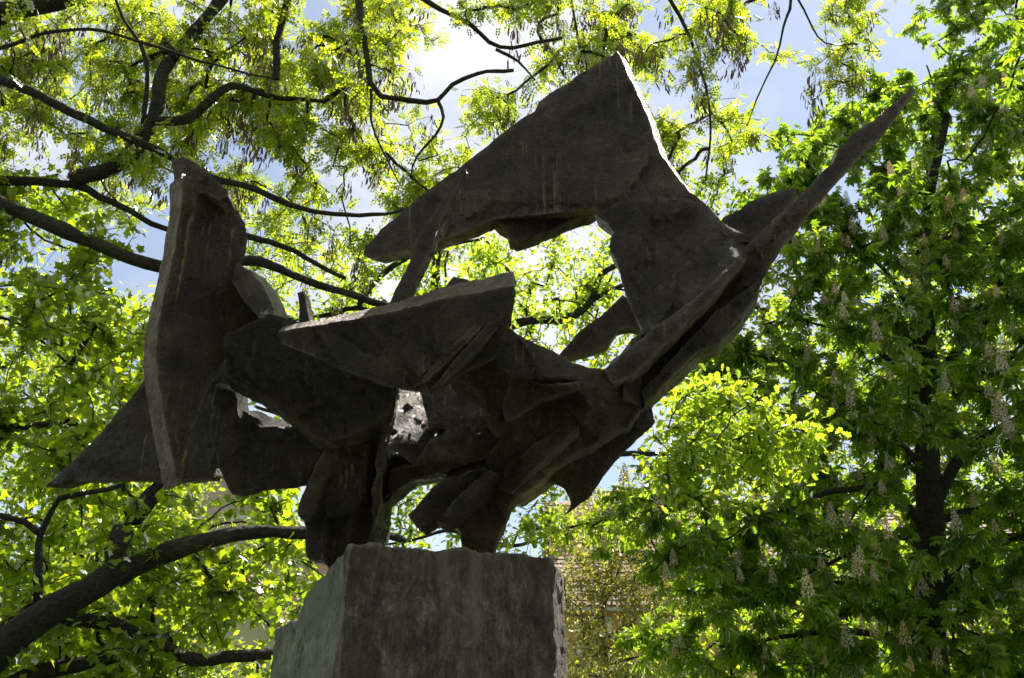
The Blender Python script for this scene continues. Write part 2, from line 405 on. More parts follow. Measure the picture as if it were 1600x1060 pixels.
def house_long(name, label, x0, x1, y0, y1, eave, ridge, wall, tile, wins, chimneys):
    """ridge parallel to the picture"""
    ym = (y0 + y1) / 2
    root = empty(name, ((x0 + x1) / 2, y0, 0)); tag(root, label, 'house')
    b = Box()
    lf = [(x0, y0, -.3), (x0, y1, -.3), (x0, y1, eave), (x0, ym, ridge), (x0, y0, eave)]
    rt = [(x1, p[1], p[2]) for p in lf]
    b.poly(lf[::-1]); b.poly(rt)
    for i in range(5):
        j = (i + 1) % 5; b.poly([lf[i], lf[j], rt[j], rt[i]])
    b.build('wall', wall, root)
    ov = .5; sl = (ridge - eave) / (ym - y0)
    for s in (-1, 1):
        ye = ym + s * (ym - y0 + ov); ze = eave - ov * sl
        d = Box(); d.hexa([(x0 - .3, ye, ze + .02), (x1 + .3, ye, ze + .02), (x1 + .3, ym, ridge + .02), (x0 - .3, ym, ridge + .02),
                           (x0 - .3, ye, ze + .13), (x1 + .3, ye, ze + .13), (x1 + .3, ym, ridge + .13), (x0 - .3, ym, ridge + .13)])
        rf = d.build('roof', tile, root)
        tag(link('roof_tiles', tiles_mesh(x0 - .3, x1 + .3, (ye, ze + .14), (ym, ridge + .14)), tile, rf), kind='stuff')
        if s < 0:
            g = Box(); g.box((x0 - .3, ye - .14, ze - .06), (x1 + .3, ye - .02, ze + .06)); g.build('gutter', M['zinc'], rf)
    for (cx, cy, w, h) in chimneys:
        zb = ridge - abs(cy - ym) * sl - .3
        c = Box(); c.box((cx - w/2, cy - w/2, zb), (cx + w/2, cy + w/2, zb + h)); c.box((cx - w/2 - .07, cy - w/2 - .07, zb + h + .002), (cx + w/2 + .07, cy + w/2 + .07, zb + h + .12))
        c.build('chimney', M['plaster_white'], root)
    for (x, z, w, h) in wins: window(root, x, z, w, h, y0)
    return root

a, bq, c = at(60, 880, 34), at(520, 880, 34), at(290, 690, 34)
house_gable('gabled_house', 'tall beige plastered house with steep gable behind the maple limbs', a[0], bq[0], 34, 48, a[2], c[2], M['plaster_pink'], M['tile'],
            [(at(216, 850, 34)[0], at(216, 880, 34)[2], 1.0, 1.5), (at(300, 850, 34)[0], at(216, 880, 34)[2], 1.0, 1.5), (at(385, 850, 34)[0], at(216, 880, 34)[2], 1.0, 1.5),
             (at(290, 780, 34)[0], at(290, 790, 34)[2], 0.9, 1.3)], M['zinc'])
a, bq, c = at(232, 1000, 29), at(458, 1000, 29), at(345, 878, 29)
house_gable('small_gabled_house', 'small pale house with red tiled verge low at left behind the pedestal', a[0], bq[0], 29, 32.8, a[2], c[2], M['plaster_white'], M['tile_red'],
            [(at(330, 1020, 29)[0], 1.2, 0.9, 1.2)], M['tile_red'])
ev, rg = at(950, 935, 37), at(950, 790, 42)
x0, x1 = at(872, 935, 37)[0], at(1900, 935, 37)[0]
ws = [(x, z, 1.0, 1.5) for x in np.arange(x0 + 1.3, x1 - 1, 2.7) for z in (1.1, ev[2] - 2.3)]
house_long('ochre_house', 'long ochre house with weathered clay tile roof behind the chestnut', x0, x1, 37, 47, ev[2], rg[2], M['plaster_orange'], M['tile'], ws,
           [(x0 + 1.2, 41.2, .8, 2.2), (x0 + 11, 41.5, .9, 2.0)])

# ------------------------------------------------------------------ pedestal and bronze sculpture
def solid(name, front, back, voxel, amp, fine, mat, parent, rag=0.006, sub=0.07, stretch=1.0, seed=0.0):
    """closed block between two outlines, re-meshed and roughened like hand-worked metal or split stone"""
    rr = random.Random(sum(map(ord, name)) + int(seed * 10))
    f2, b2 = [], []
    n = len(front)
    for i in range(n):
        p, q = Vector(front[i]), Vector(front[(i + 1) % n]); bp, bq_ = Vector(back[i]), Vector(back[(i + 1) % n])
        k = max(1, int((q - p).length / sub))
        for j in range(k):
            t = j / k
            jit = Vector((rr.gauss(0, rag), rr.gauss(0, rag * .5), rr.gauss(0, rag)))
            f2.append(p.lerp(q, t) + jit); b2.append(bp.lerp(bq_, t) + jit * .6)
    bm = bmesh.new()
    fv = [bm.verts.new(p) for p in f2]; bv = [bm.verts.new(p) for p in b2]
    m = len(fv)
    ff = bm.faces.new(fv); bf = bm.faces.new(bv[::-1])
    for i in range(m):
        j = (i + 1) % m
        bm.faces.new((fv[j], fv[i], bv[i], bv[j]))
    bmesh.ops.triangulate(bm, faces=[ff, bf], ngon_method='BEAUTY')
    bmesh.ops.recalc_face_normals(bm, faces=bm.faces[:])
    me = bpy.data.meshes.new(name); bm.to_mesh(me); bm.free()
    tmp = bpy.data.objects.new('tmp', me); col.objects.link(tmp)
    md = tmp.modifiers.new('r', 'REMESH'); md.mode = 'VOXEL'; md.voxel_size = voxel; md.adaptivity = 0.0; md.use_smooth_shade = True
    dg = bpy.context.evaluated_depsgraph_get()
    out = bpy.data.meshes.new_from_object(tmp.evaluated_get(dg))
    bpy.data.objects.remove(tmp); bpy.data.meshes.remove(me)
    nv = len(out.vertices)
    co = np.zeros(nv * 3, np.float32); out.vertices.foreach_get('co', co); co = co.reshape(-1, 3)
    no = np.zeros(nv * 3, np.float32); out.vertex_normals.foreach_get('vector', no); no = no.reshape(-1, 3)
    nf = mnoise.noise; ofs = Vector((seed * 3.7, seed * 1.3, seed * 2.1))
    disp = np.empty(nv, np.float32)
    for i in range(nv):
        c = co[i]; x, y, z = float(c[0]), float(c[1]), float(c[2]) * stretch
        a = nf(Vector((x * 3.1, y * 3.1, z * 3.1)) + ofs)
        r = 1 - abs(nf(Vector((x * 6 + z * 3.5, y * 6, z * 6 - x * 3.5)) + ofs)) * 2
        d = nf(Vector((x * 21, y * 21, z * 21)) + ofs) + .6 * nf(Vector((x * 45, y * 45, z * 45)))
        disp[i] = amp * (a + 0.55 * r * r - .3) + fine * d
    co = co + no * disp[:, None]
    out.vertices.foreach_set('co', co.ravel())
    out.polygons.foreach_set('use_smooth', np.ones(len(out.polygons), bool)); out.update()
    return link(name, out, mat, parent)

_seed = [0]
from mathutils.geometry import delaunay_2d_cdt, tessellate_polygon

def relief(p, seed, amp, fine, ax):
    """hand-modelled surface: tilted trowel facets, folds and pitting"""
    x, y, z = p
    o = seed * 7.31
    q = Vector((x * 3.0 + z * ax[0] + o, y * 3.0, z * 3.0 + x * ax[1]))
    q2 = q + Vector((.35 * mnoise.noise(q * 1.7), 0, .35 * mnoise.noise(q * 1.7 + Vector((9, 3, 1)))))
    d, c = mnoise.voronoi(q2)
    k = c[0]; h1 = math.sin(k.x * 12.9898 + k.z * 78.233 + k.y * 37.7) * 43758.5453; h1 -= math.floor(h1)
    h2 = math.sin(k.x * 39.3 + k.z * 11.1 + k.y * 5.9) * 24634.63; h2 -= math.floor(h2)
    r = q2 - k
    f = (h1 - .5) * r.x * 1.5 + (h2 - .5) * r.z * 1.5 + (h1 + h2 - 1) * .45
    n1 = mnoise.noise(Vector((x * 2.3 + o, y * 2.3, z * 2.3)))
    t = Vector((x * 7 + z * ax[0] * 2 + o, y * 7, (z * 7 + x * ax[1] * 2) * .45))
    rg = 1 - abs(mnoise.noise(t)) * 2
    crack = -max(0.0, .12 - (d[1] - d[0])) * 2.2
    fn = mnoise.noise(Vector((x * 24, y * 24, z * 24))) + .6 * mnoise.noise(Vector((x * 55 + o, y * 55, z * 55)))
    return amp * (f * 1.15 + n1 * .9 + .35 * rg * rg * rg + crack) + fine * fn

def plate(name, pts, ext, parent, Y=None, amp=0.014, fine=0.0045, grid=5.0, rag=0.005, label=None, ctrl=()):
    """a bronze slab; ctrl are points of its folds inside the outline. pts: (pixel u, pixel v, distance Y[, thickness factor]); ext: thickness vector in metres"""
    _seed[0] += 1; seed = _seed[0]
    rr = random.Random(seed)
    base = [(p[0], p[1], p[2] if len(p) > 2 else Y, p[3] if len(p) > 3 else 1.0) for p in pts]
    ol = []
    n = len(base)
    for i in range(n):
        p, q = base[i], base[(i + 1) % n]
        k = max(1, int(math.hypot(q[0] - p[0], q[1] - p[1]) / 7))
        ln = math.hypot(q[0] - p[0], q[1] - p[1]) + 1e-6
        nx, ny = (q[1] - p[1]) / ln, (p[0] - q[0]) / ln
        for j in range(k):
            t = j / k; g = rr.gauss(0, rag / .0034 * .35)
            u, v = p[0] + (q[0] - p[0]) * t, p[1] + (q[1] - p[1]) * t
            g += 2.2 * rag / .005 * mnoise.noise(Vector((u * .03, v * .03, seed))) * (1 if 0 < j else .3)
            ol.append((u + nx * g, v + ny * g, p[2] + (q[2] - p[2]) * t, p[3] + (q[3] - p[3]) * t))
    m = len(ol)
    O = np.array([(p[0], p[1]) for p in ol])
    us, vs_ = np.arange(O[:, 0].min(), O[:, 0].max(), grid), np.arange(O[:, 1].min(), O[:, 1].max(), grid)
    G = np.stack(np.meshgrid(us, vs_), -1).reshape(-1, 2) + RNG.uniform(-1, 1, (len(us) * len(vs_), 2)) * grid * .25
    inside = np.zeros(len(G), bool); dist = np.full(len(G), 1e9)
    for i in range(m):
        a, b = O[i], O[(i + 1) % m]
        cr = ((a[1] > G[:, 1]) != (b[1] > G[:, 1])) & (G[:, 0] < (b[0] - a[0]) * (G[:, 1] - a[1]) / (b[1] - a[1] + 1e-12) + a[0])
        inside ^= cr
        ab = b - a; t = np.clip(((G - a) @ ab) / (ab @ ab + 1e-9), 0, 1)
        dist = np.minimum(dist, np.linalg.norm(G - (a + t[:, None] * ab), axis=1))
    G = G[inside & (dist > grid * .45)]; gd = dist[inside & (dist > grid * .45)]
    B = np.array(base + [(c[0], c[1], c[2], 1.0) for c in ctrl])
    if ctrl:
        rc = delaunay_2d_cdt([Vector((p[0], p[1])) for p in B], [(i, (i + 1) % n) for i in range(n)], [], 1, 1e-4)
        tris = [tuple(rc[3][i][0] for i in t) for t in rc[2] if len(t) == 3]
    else:
        tris = tessellate_polygon([[Vector((p[0], p[1], 0)) for p in base]])
    best = np.full(len(G), -1e9); GY = np.zeros(len(G)); GK = np.ones(len(G))
    for t in tris:
        A_, B_, C_ = B[t[0]], B[t[1]], B[t[2]]
        den = (B_[1] - C_[1]) * (A_[0] - C_[0]) + (C_[0] - B_[0]) * (A_[1] - C_[1])
        if abs(den) < 1e-6: continue
        l1 = ((B_[1] - C_[1]) * (G[:, 0] - C_[0]) + (C_[0] - B_[0]) * (G[:, 1] - C_[1])) / den
        l2 = ((C_[1] - A_[1]) * (G[:, 0] - C_[0]) + (A_[0] - C_[0]) * (G[:, 1] - C_[1])) / den
        l3 = 1 - l1 - l2; mn = np.minimum(np.minimum(l1, l2), l3); w = mn > best
        best[w] = mn[w]
        GY[w] = (l1 * A_[2] + l2 * B_[2] + l3 * C_[2])[w]; GK[w] = (l1 * A_[3] + l2 * B_[3] + l3 * C_[3])[w]
    verts2 = [Vector((p[0], p[1])) for p in ol] + [Vector((g[0], g[1])) for g in G]
    res = delaunay_2d_cdt(verts2, [(i, (i + 1) % m) for i in range(m)], [], 1, 1e-4)
    rv, _, rf, orig = res[0], res[1], res[2], res[3]
    Yk = [(p[2], p[3]) for p in ol] + list(zip(GY, GK)); edge_d = [0.0] * m + list(gd)
    F3, K3, D3 = [], [], []
    for i, p in enumerate(rv):
        oi = orig[i][0] if orig[i] else 0
        F3.append(at(p.x, p.y, Yk[oi][0])); K3.append(Yk[oi][1]); D3.append(edge_d[oi])
    F3 = np.array(F3); E3 = np.array(ext)[None] * np.array(K3)[:, None]
    nrm = np.zeros(3)
    for t in rf: nrm += np.cross(F3[t[1]] - F3[t[0]], F3[t[2]] - F3[t[0]])
    nrm /= np.linalg.norm(nrm) + 1e-9
    if nrm @ (F3.mean(0) - EYE) > 0: nrm = -nrm
    ax = (rr.uniform(-2.2, 2.2), rr.uniform(-2.2, 2.2))
    fall = np.clip(.45 + np.array(D3) / 16, 0, 1)
    amp *= 1.4
    h = np.array([relief(p, seed, amp, fine, ax) for p in F3]) * fall
    hb = np.array([relief(p + np.array([5, 5, 5.]), seed, amp, fine, ax) for p in F3]) * fall * .7
    FV = F3 + nrm * h[:, None]; BV = F3 + E3 - nrm * hb[:, None]
    nf = len(FV)
    rim = {}
    for i in range(len(rv)):
        for o in orig[i]:
            if o < m: rim[o] = i
    ring = [rim[i] for i in range(m) if i in rim]
    V = [FV, BV]; faces = [tuple(t) for t in rf] + [tuple(nf + i for i in t[::-1]) for t in rf]
    S_ = 4; off = 2 * nf; L = len(ring)
    side = []
    for s in range(S_ + 1):
        w = s / S_
        for i in ring:
            p = FV[i] * (1 - w) + BV[i] * w
            if 0 < s < S_: p = p + np.array([mnoise.noise(Vector(p * 30 + k)) for k in (0., 11., 23.)]) * fine * 2.0
            side.append(p)
    V.append(np.array(side))
    for s in range(S_):
        for i in range(L):
            j = (i + 1) % L
            faces.append((off + s * L + i, off + s * L + j, off + (s + 1) * L + j, off + (s + 1) * L + i))
    me = bpy.data.meshes.new(name); me.from_pydata(np.concatenate(V).tolist(), [], faces)
    bm = bmesh.new(); bm.from_mesh(me); bmesh.ops.recalc_face_normals(bm, faces=bm.faces[:]); bm.to_mesh(me); bm.free()
    me.polygons.foreach_set('use_smooth', np.ones(len(me.polygons), bool)); me.update()
    me.set_sharp_from_angle(angle=math.radians(34))
    wr = me.attributes.new('rim_glint', 'FLOAT', 'POINT')  # painted sun glint: full on the side strips, fading in from the rim
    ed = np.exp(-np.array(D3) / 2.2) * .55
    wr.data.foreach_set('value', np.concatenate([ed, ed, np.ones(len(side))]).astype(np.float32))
    o = link(name, me, M['bronze'], parent)
    if label: o['label'] = label
    return o

def fuse(name, objs, parent, voxel=0.012, iters=1, fine=0.0035):
    """cast several slabs together into one continuous piece with worked joints"""
    V, Fs, k = [], [], 0
    for o in objs:
        me = o.data; n = len(me.vertices); c = np.zeros(n * 3, np.float32); me.vertices.foreach_get('co', c); V.append(c.reshape(-1, 3))
        Fs += [tuple(k + i for i in p.vertices) for p in me.polygons]; k += n
        bpy.data.objects.remove(o); bpy.data.meshes.remove(me)
    me = bpy.data.meshes.new(name); me.from_pydata(np.concatenate(V).tolist(), [], Fs)
    bm = bmesh.new(); bm.from_mesh(me); bmesh.ops.remove_doubles(bm, verts=bm.verts[:], dist=1e-5); bm.to_mesh(me); bm.free()
    tmp = bpy.data.objects.new('tmp', me); col.objects.link(tmp)
    md = tmp.modifiers.new('r', 'REMESH'); md.mode = 'VOXEL'; md.voxel_size = voxel; md.use_smooth_shade = True
    sm = tmp.modifiers.new('s', 'SMOOTH'); sm.factor = .5; sm.iterations = iters
    out = bpy.data.meshes.new_from_object(tmp.evaluated_get(bpy.context.evaluated_depsgraph_get()))
    bpy.data.objects.remove(tmp); bpy.data.meshes.remove(me)
    nv = len(out.vertices)
    co = np.zeros(nv * 3, np.float32); out.vertices.foreach_get('co', co); co = co.reshape(-1, 3)
    no = np.zeros(nv * 3, np.float32); out.vertex_normals.foreach_get('vector', no); no = no.reshape(-1, 3)
    d = np.array([mnoise.noise(Vector(c * 23)) + .7 * mnoise.noise(Vector(c * 50)) + 1.2 * mnoise.noise(Vector((c[0] * 9, c[1] * 9, c[2] * 9))) for c in co.astype(float)])
    co = co + no * (d * fine)[:, None]
    out.vertices.foreach_set('co', co.ravel())
    out.polygons.foreach_set('use_smooth', np.ones(len(out.polygons), bool)); out.update()
    return link(name, out, M['bronze'], parent)

# pedestal: one split block of stone, front turned a little to the right
fl, frt = at(546, 853, 5.0), at(864, 871, 5.4)
tl = [at(546, 853, 5.0), at(512, 888, 5.2), at(476, 929, 5.42), at(463, 966, 5.5), at(432, 980, 5.75)]
def ped():
    # walk the top outline, then the same outline at the foot, wider
    top = [fl, (fl + frt) / 2 + np.array([0, -.02, .02]), frt, frt + np.array([.07, .30, -.05]), frt + np.array([-.10, 1.05, -.05]), tl[4] + np.array([.15, .55, .02]), tl[4], tl[3], tl[2], tl[1]]
    foot = []
    cx, cy = np.mean([p[0] for p in top]), np.mean([p[1] for p in top])
    for i, p in enumerate(top):
        k = 1.035
        q = np.array([cx + (p[0] - cx) * k, cy + (p[1] - cy) * k, 1.2]); foot.append(q)
    foot[6][0] -= 0.03; foot[7][0] -= .12; foot[8][0] -= .08; foot[9][0] -= .05; foot[0] += np.array([-.02, 0, 0]); foot[2] += np.array([-.02, 0, 0])
    root = empty('stone_pedestal', (cx, cy, 0)); tag(root, 'rough split dark stone block carrying the bronze sculpture', 'pedestal')
    base = [np.array([cx + (p[0] - cx) * 1.05, cy + (p[1] - cy) * 1.05, 1.19]) for p in foot]
    solid('footing', base, [p - np.array([0, 0, 1.4]) for p in base], 0.035, 0.02, 0.01, M['stone'], root, seed=6)
    o = solid('block', top, foot, 0.013, 0.015, 0.009, M['stone'], root, rag=0.007, sub=0.07, stretch=0.75, seed=5)
    me = o.data; me.materials.append(M['stone_cleft'])          # the left side is a fresher, grey-green cleft face
    nr = np.zeros(len(me.polygons) * 3, np.float32); me.polygons.foreach_get('normal', nr); nr = nr.reshape(-1, 3)
    ce = np.zeros(len(me.polygons) * 3, np.float32); me.polygons.foreach_get('center', ce); ce = ce.reshape(-1, 3)
    edge = fl[0] - .02 + (fl[2] - ce[:, 2]) * -.02 + .02 * np.sin(ce[:, 2] * 9)
    me.polygons.foreach_set('material_index', ((ce[:, 0] < edge) & (ce[:, 1] < 7)).astype(np.int32)); me.update()
ped()

S = empty('bronze_sculpture', (at(690, 860, 5.5)[0], 5.5, at(690, 860, 5.5)[2]))
tag(S, 'abstract dark bronze sculpture of jagged wings and spikes on the stone block', 'sculpture')

BL, TO, LL, RL, FW, IN, LF = [], [], [], [], [], [], []
plate('tall_blade', [(284,272,5.0),(320,282,5.12),(352,302,5.24),(370,325,5.3),(382,350,5.3),(386,375,5.3),(383,400,5.3),(375,420,5.3),(400,468,5.3),(426,497,5.3),(420,530,5.3),(375,545,5.32),(350,562,5.32),(334,594,5.28),(317,628,5.2),(305,660,5.14),(296,690,5.08),(290,720,5.03),(284,757,5.0),(277,757,5.0),(265,690,5.0),(252,630,5.0),(243,560,5.0),(246,510,5.0),(262,440,5.0),(270,400,5.0),(284,325,5.0)], (-.11,.12,0), S, amp=.007, ctrl=[(300,480,5.16),(290,560,5.12),(285,630,5.08),(320,400,5.2),(345,500,5.34)])
plate('blade_cap', [(268,251),(286,246),(310,257),(322,268),(355,297),(357,308),(342,313),(318,300),(292,302),(274,292)], (.0,.16,.0), S, Y=5.08, amp=.012)
plate('saddle', [(370,412,5.22),(392,424,5.3),(412,450,5.3),(428,485,5.3),(426,505,5.2),(405,500,5.2),(380,470,5.22),(362,440,5.24)], (.03,.22,.06), S)
plate('lower_wing', [(70,760,5.9),(118,717,5.85),(162,672,5.8),(199,628,5.75),(228,591,5.7),(300,540,5.6),(350,560,5.55),(372,655,5.55),(345,700,5.5),(328,718,5.5),(327,750,5.55),(267,754,5.65),(196,750,5.75),(125,752,5.8),(94,762,5.9)], (.03,.11,.02), S, amp=.01)
LF.append(plate('lower_fin', [(336,600,5.45),(368,610,5.45),(374,662,5.45),(384,669,5.45),(407,668,5.43),(464,662,5.4),(530,660,5.35),(530,760,5.38),(475,761,5.4),(420,768,5.42),(376,778,5.45),(362,774,5.45),(342,734,5.45),(328,690,5.45),(328,640,5.45)], (0,.2,.11), S))
LF.append(plate('hook', [(372,658),(380,640),(392,648),(407,655),(400,668),(380,668)], (.05,.15,.05), S, Y=5.42))
plate('flank', [(350,588,5.2),(352,520,5.22),(420,490,5.15),(470,505,5.1),(620,590,5.0),(612,640,5.05),(575,668,5.1),(540,685,5.1),(508,690,5.1),(488,683,5.12),(457,652,5.15),(413,623,5.2)], (0,.15,-.02), S, amp=.02)
plate('front_wing', [(434,521,4.85,.3),(480,510,4.8,.35),(542,501,4.75,.45),(612,488,4.7,.6),(709,464,4.65,.85),(803,447,4.6,1),(806,460,4.6,1),(798,508,4.65,1),(775,560,4.75,1),(715,591,4.8,.8),(699,602,4.8,.7),(686,603,4.8,.7),(673,615,4.8,.7),(632,610,4.82,.6),(600,604,4.83,.5),(577,592,4.83,.5),(561,589,4.83,.5),(529,575,4.84,.4),(478,554,4.85,.3),(440,537,4.86,.3)], (0,.16,.165), S, amp=.012, ctrl=[(790,505,4.66),(762,520,4.71),(752,512,4.685),(735,535,4.75),(722,530,4.70),(705,562,4.79),(690,560,4.73),(672,592,4.83),(655,590,4.76),(640,602,4.82),(700,500,4.69),(620,540,4.77),(540,540,4.81),(770,470,4.63)])
IN.append(plate('inner_body', [(600,715,5.6),(676,700,5.6),(700,600,5.6),(760,585,5.66),(800,680,5.55),(790,760,5.5),(740,735,5.5),(690,742,5.5),(656,747,5.5),(640,752,5.5),(609,778,5.5),(590,796,5.5),(575,780,5.5),(580,720,5.56)], (0,.3,.03), S, amp=.035))
IN.append(plate('inner_beam', [(646,726,5.32),(668,690,5.33),(700,672,5.34),(768,678,5.3),(790,700,5.3),(757,718,5.3),(700,736,5.34),(655,748,5.36),(618,768,5.4),(600,780,5.42),(610,735,5.38)], (0,.2,.08), S, amp=.02))
plate('inner_facet', [(614,606,5.66),(660,604,5.78),(684,666,5.66),(672,692,5.52),(646,726,5.36),(606,698,5.30)], (0,.16,.05), S, amp=.03, fine=.010, grid=4)
IN.append(plate('inner_panel', [(650,592,5.46),(740,590,5.45),(758,625,5.4),(768,670,5.35),(690,672,5.38),(672,672,5.4),(662,640,5.44)], (0,.12,.03), S, amp=.02))
LL.append(plate('left_leg', [(515,690,5.3),(600,640,5.3),(600,720,5.35),(590,780,5.4),(583,853,5.42),(580,900,5.45),(514,915,5.45),(512,890,5.42),(520,850,5.36),(500,800,5.3),(496,770,5.3)], (.05,.3,0), S, amp=.03))
LL.append(plate('leg_bar', [(513,688),(532,694),(512,750),(496,795),(482,815),(467,811),(464,796),(480,752)], (.03,.14,0), S, Y=5.2, amp=.014))
LL.append(plate('leg_toe', [(474,808),(512,800),(508,872),(490,876),(476,871)], (.03,.16,0), S, Y=5.27, amp=.014))
LL.append(plate('leg_toe', [(518,790,5.3),(556,780,5.3),(548,845,5.34),(534,872,5.38),(514,895,5.42),(510,860,5.36)], (.03,.16,0), S, amp=.02))
LL.append(plate('leg_facet', [(528,700,5.22),(575,690,5.24),(572,760,5.28),(555,800,5.3),(520,812,5.28),(502,800,5.25)], (.02,.14,0), S, amp=.02))
plate('edge_blade', [(612,606,5.0),(623,604,5.0),(611,660,5.1),(600,720,5.2),(592,790,5.3),(586,852,5.38),(577,852,5.38),(587,720,5.2),(600,650,5.1)], (-.02,.2,0), S, amp=.008, rag=.01)
RL.append(plate('right_leg', [(757,714,5.35),(800,735,5.35),(843,748,5.4),(809,774,5.4),(796,792,5.45),(786,820,5.5),(772,858,5.55),(764,900,5.6),(722,900,5.6),(722,850,5.55),(720,830,5.5),(706,810,5.5),(690,760,5.45),(700,735,5.4)], (0,.25,0), S, amp=.025))
RL.append(plate('leg_flange', [(757,728,5.22),(700,745,5.2),(673,762,5.15),(659,780,5.15),(636,803,5.1),(641,810,5.1),(654,828,5.12),(677,813,5.15),(690,825,5.15),(706,813,5.2),(740,785,5.27),(775,750,5.3)], (.03,.18,0), S, amp=.016))
RL.append(plate('flange_rib', [(762,732,5.17),(778,740,5.2),(740,775,5.16),(700,808,5.1),(688,808,5.08),(715,775,5.1)], (.02,.12,0), S, amp=.012))
plate('thin_spike', [(722,262),(729,264),(713,297),(687,345),(674,387),(660,417),(638,465),(616,510),(594,510),(612,465),(636,417),(653,369),(677,335),(698,301)], (.012,.07,0), S, Y=5.05, amp=.008)
plate('small_spike', [(465,459),(474,456),(480,480),(488,512),(468,512)], (.02,.07,0), S, Y=5.3, amp=.006)
plate('crest_knob', [(693,452),(697,445),(709,434),(731,437),(726,452)], (.05,.12,-.02), S, Y=5.0, amp=.01)
plate('upper_wing', [(964,80,5.62),(956,86,5.62),(911,112,5.65),(842,160,5.7),(835,173,5.7),(791,204,5.74),(756,232,5.77),(722,259,5.8),(653,311,5.87),(595,359,5.93),(571,386,5.96),(567,399,5.97),(581,404,5.95),(612,396,5.92),(639,392,5.9),(677,380,5.85),(729,362,5.8),(770,343,5.76),(860,335,5.68),(932,326,5.62),(960,360,5.55),(1010,420,5.45),(1060,400,5.4),(1120,345,5.4),(1107,323,5.42),(1074,295,5.45),(1059,277,5.48),(1031,239,5.52),(1011,180,5.56),(976,101,5.6)], (.075,.13,.03), S, amp=.013)
plate('wing_lip', [(768,338),(780,352),(792,359),(796,373),(808,378),(835,369),(887,348),(934,330),(985,300),(940,290),(860,310)], (0,.1,-.02), S, Y=5.78, amp=.012)
plate('torso', [(700,590,4.86),(735,552,4.8),(768,516,4.75),(797,513,4.75),(821,530,4.8),(863,548,4.85),(895,568,4.9),(943,577,4.98),(975,562,5.04),(1001,594,5.14),(1001,637,5.2),(985,665,5.3),(940,690,5.33),(877,725,5.35),(843,751,5.38),(809,775,5.4),(780,765,5.38),(757,715,5.3),(782,690,5.2),(768,673,5.08),(756,650,5.0),(754,625,4.97),(750,612,4.95),(728,598,4.9)], (.03,.42,.03), S, amp=.022,
      ctrl=[(850,590,4.83),(902,592,4.85),(903,608,4.87),(880,618,5.02),(845,630,5.06),(870,642,5.09),(830,656,5.10),(805,670,5.11),(800,600,4.83),(780,640,4.93),(770,560,4.78),(830,560,4.81),(940,605,4.97),(925,640,5.03),(890,662,5.08),(850,690,5.14),(815,712,5.22),(890,680,5.22),(855,708,5.28),(825,738,5.35),(900,700,5.28),(965,640,5.12),(800,690,5.14),(795,735,5.3)])
plate('neck', [(928,333,5.5),(985,310,5.48),(1072,310,5.4),(1107,323,5.4),(1137,357,5.35),(1182,374,5.25),(1195,410,5.2),(1191,432,5.2),(1182,464,5.2),(1157,503,5.2),(1125,539,5.2),(1093,551,5.2),(1054,590,5.2),(1002,637,5.25),(960,640,5.2),(943,580,5.15),(1003,514,5.3),(980,466,5.4),(963,409,5.5),(952,387,5.5),(959,364,5.5),(950,349,5.5)], (.05,.25,.04), S, amp=.02, ctrl=[(1150,412,5.06),(1110,448,5.05),(1070,484,5.05),(1022,516,5.05),(975,562,5.04),(1160,430,5.14),(1130,462,5.22),(1095,494,5.22),(1060,526,5.22),(1020,566,5.2),(985,610,5.16),(1150,482,5.15),(1100,534,5.14),(1050,580,5.14),(1060,425,5.32),(1005,450,5.38),(1040,360,5.42),(1100,385,5.33),(1000,390,5.46),(1100,430,5.2),(1050,475,5.22)])
plate('spear', [(1424,136,4.8),(1430,140,4.8),(1424,150,4.8),(1378,209,4.85),(1344,243,4.9),(1284,311,4.96),(1227,379,5.03),(1203,415,5.08),(1185,450,5.12),(1145,440,5.15),(1160,395,5.12),(1190,360,5.08),(1227,326,5.03),(1258,296,5.0),(1303,251,4.95),(1310,232,4.93),(1337,206,4.9),(1378,179,4.86)], (0,.12,.01), S, amp=.011, rag=.008)
plate('neck_bar', [(1157,398,5.0),(1166,406,5.0),(1100,480,4.98),(1040,538,4.97),(990,588,4.97),(958,600,4.97),(944,580,4.97),(970,556,4.97),(1022,511,4.98),(1085,468,4.99)], (0,.2,0), S, amp=.008, ctrl=[(1120,440,4.96),(1060,500,4.94),(1000,552,4.93)])
plate('neck_slab', [(1184,440,5.1),(1178,466,5.1),(1125,535,5.1),(1088,550,5.1),(1046,592,5.1),(1008,630,5.13),(1002,612,5.12),(1060,550,5.1),(1120,486,5.1)], (0,.12,0), S, amp=.014)
plate('shoulder_fold', [(798,588,4.80),(850,600,4.79),(903,596,4.82),(906,606,4.83),(880,616,4.88),(846,626,4.92),(812,650,4.96),(790,660,4.97),(784,630,4.9)], (0,.14,.03), S, amp=.01)
plate('belly_fold', [(792,728,5.2),(835,692,5.1),(885,664,5.05),(905,668,5.08),(870,700,5.14),(828,738,5.24),(800,768,5.32),(786,762,5.32)], (.01,.16,0), S, amp=.012)
plate('wing_rib', [(770,498,4.655),(786,506,4.66),(738,556,4.72),(690,602,4.78),(672,610,4.79),(712,560,4.72)], (0,.08,0), S, amp=.006)
plate('wing_rib', [(742,506,4.66),(752,512,4.665),(706,560,4.735),(662,600,4.785),(648,604,4.79),(690,556,4.725)], (0,.08,0), S, amp=.006)
plate('rear_plate', [(1126,345),(1175,315),(1220,298),(1241,294),(1245,302),(1230,326),(1182,375),(1140,372)], (.01,.08,.0), S, Y=5.85, amp=.008)
plate('notch_edge', [(1130,350,5.3),(1146,360,5.25),(1182,368,5.15),(1184,378,5.15),(1150,380,5.22),(1128,364,5.28)], (.03,.2,.05), S, amp=.015)
plate('rear_strut', [(870,558),(899,525),(931,499),(972,462),(1004,490),(1004,516),(986,511),(966,516),(951,539),(899,556)], (0,.1,.0), S, Y=5.95, amp=.01)
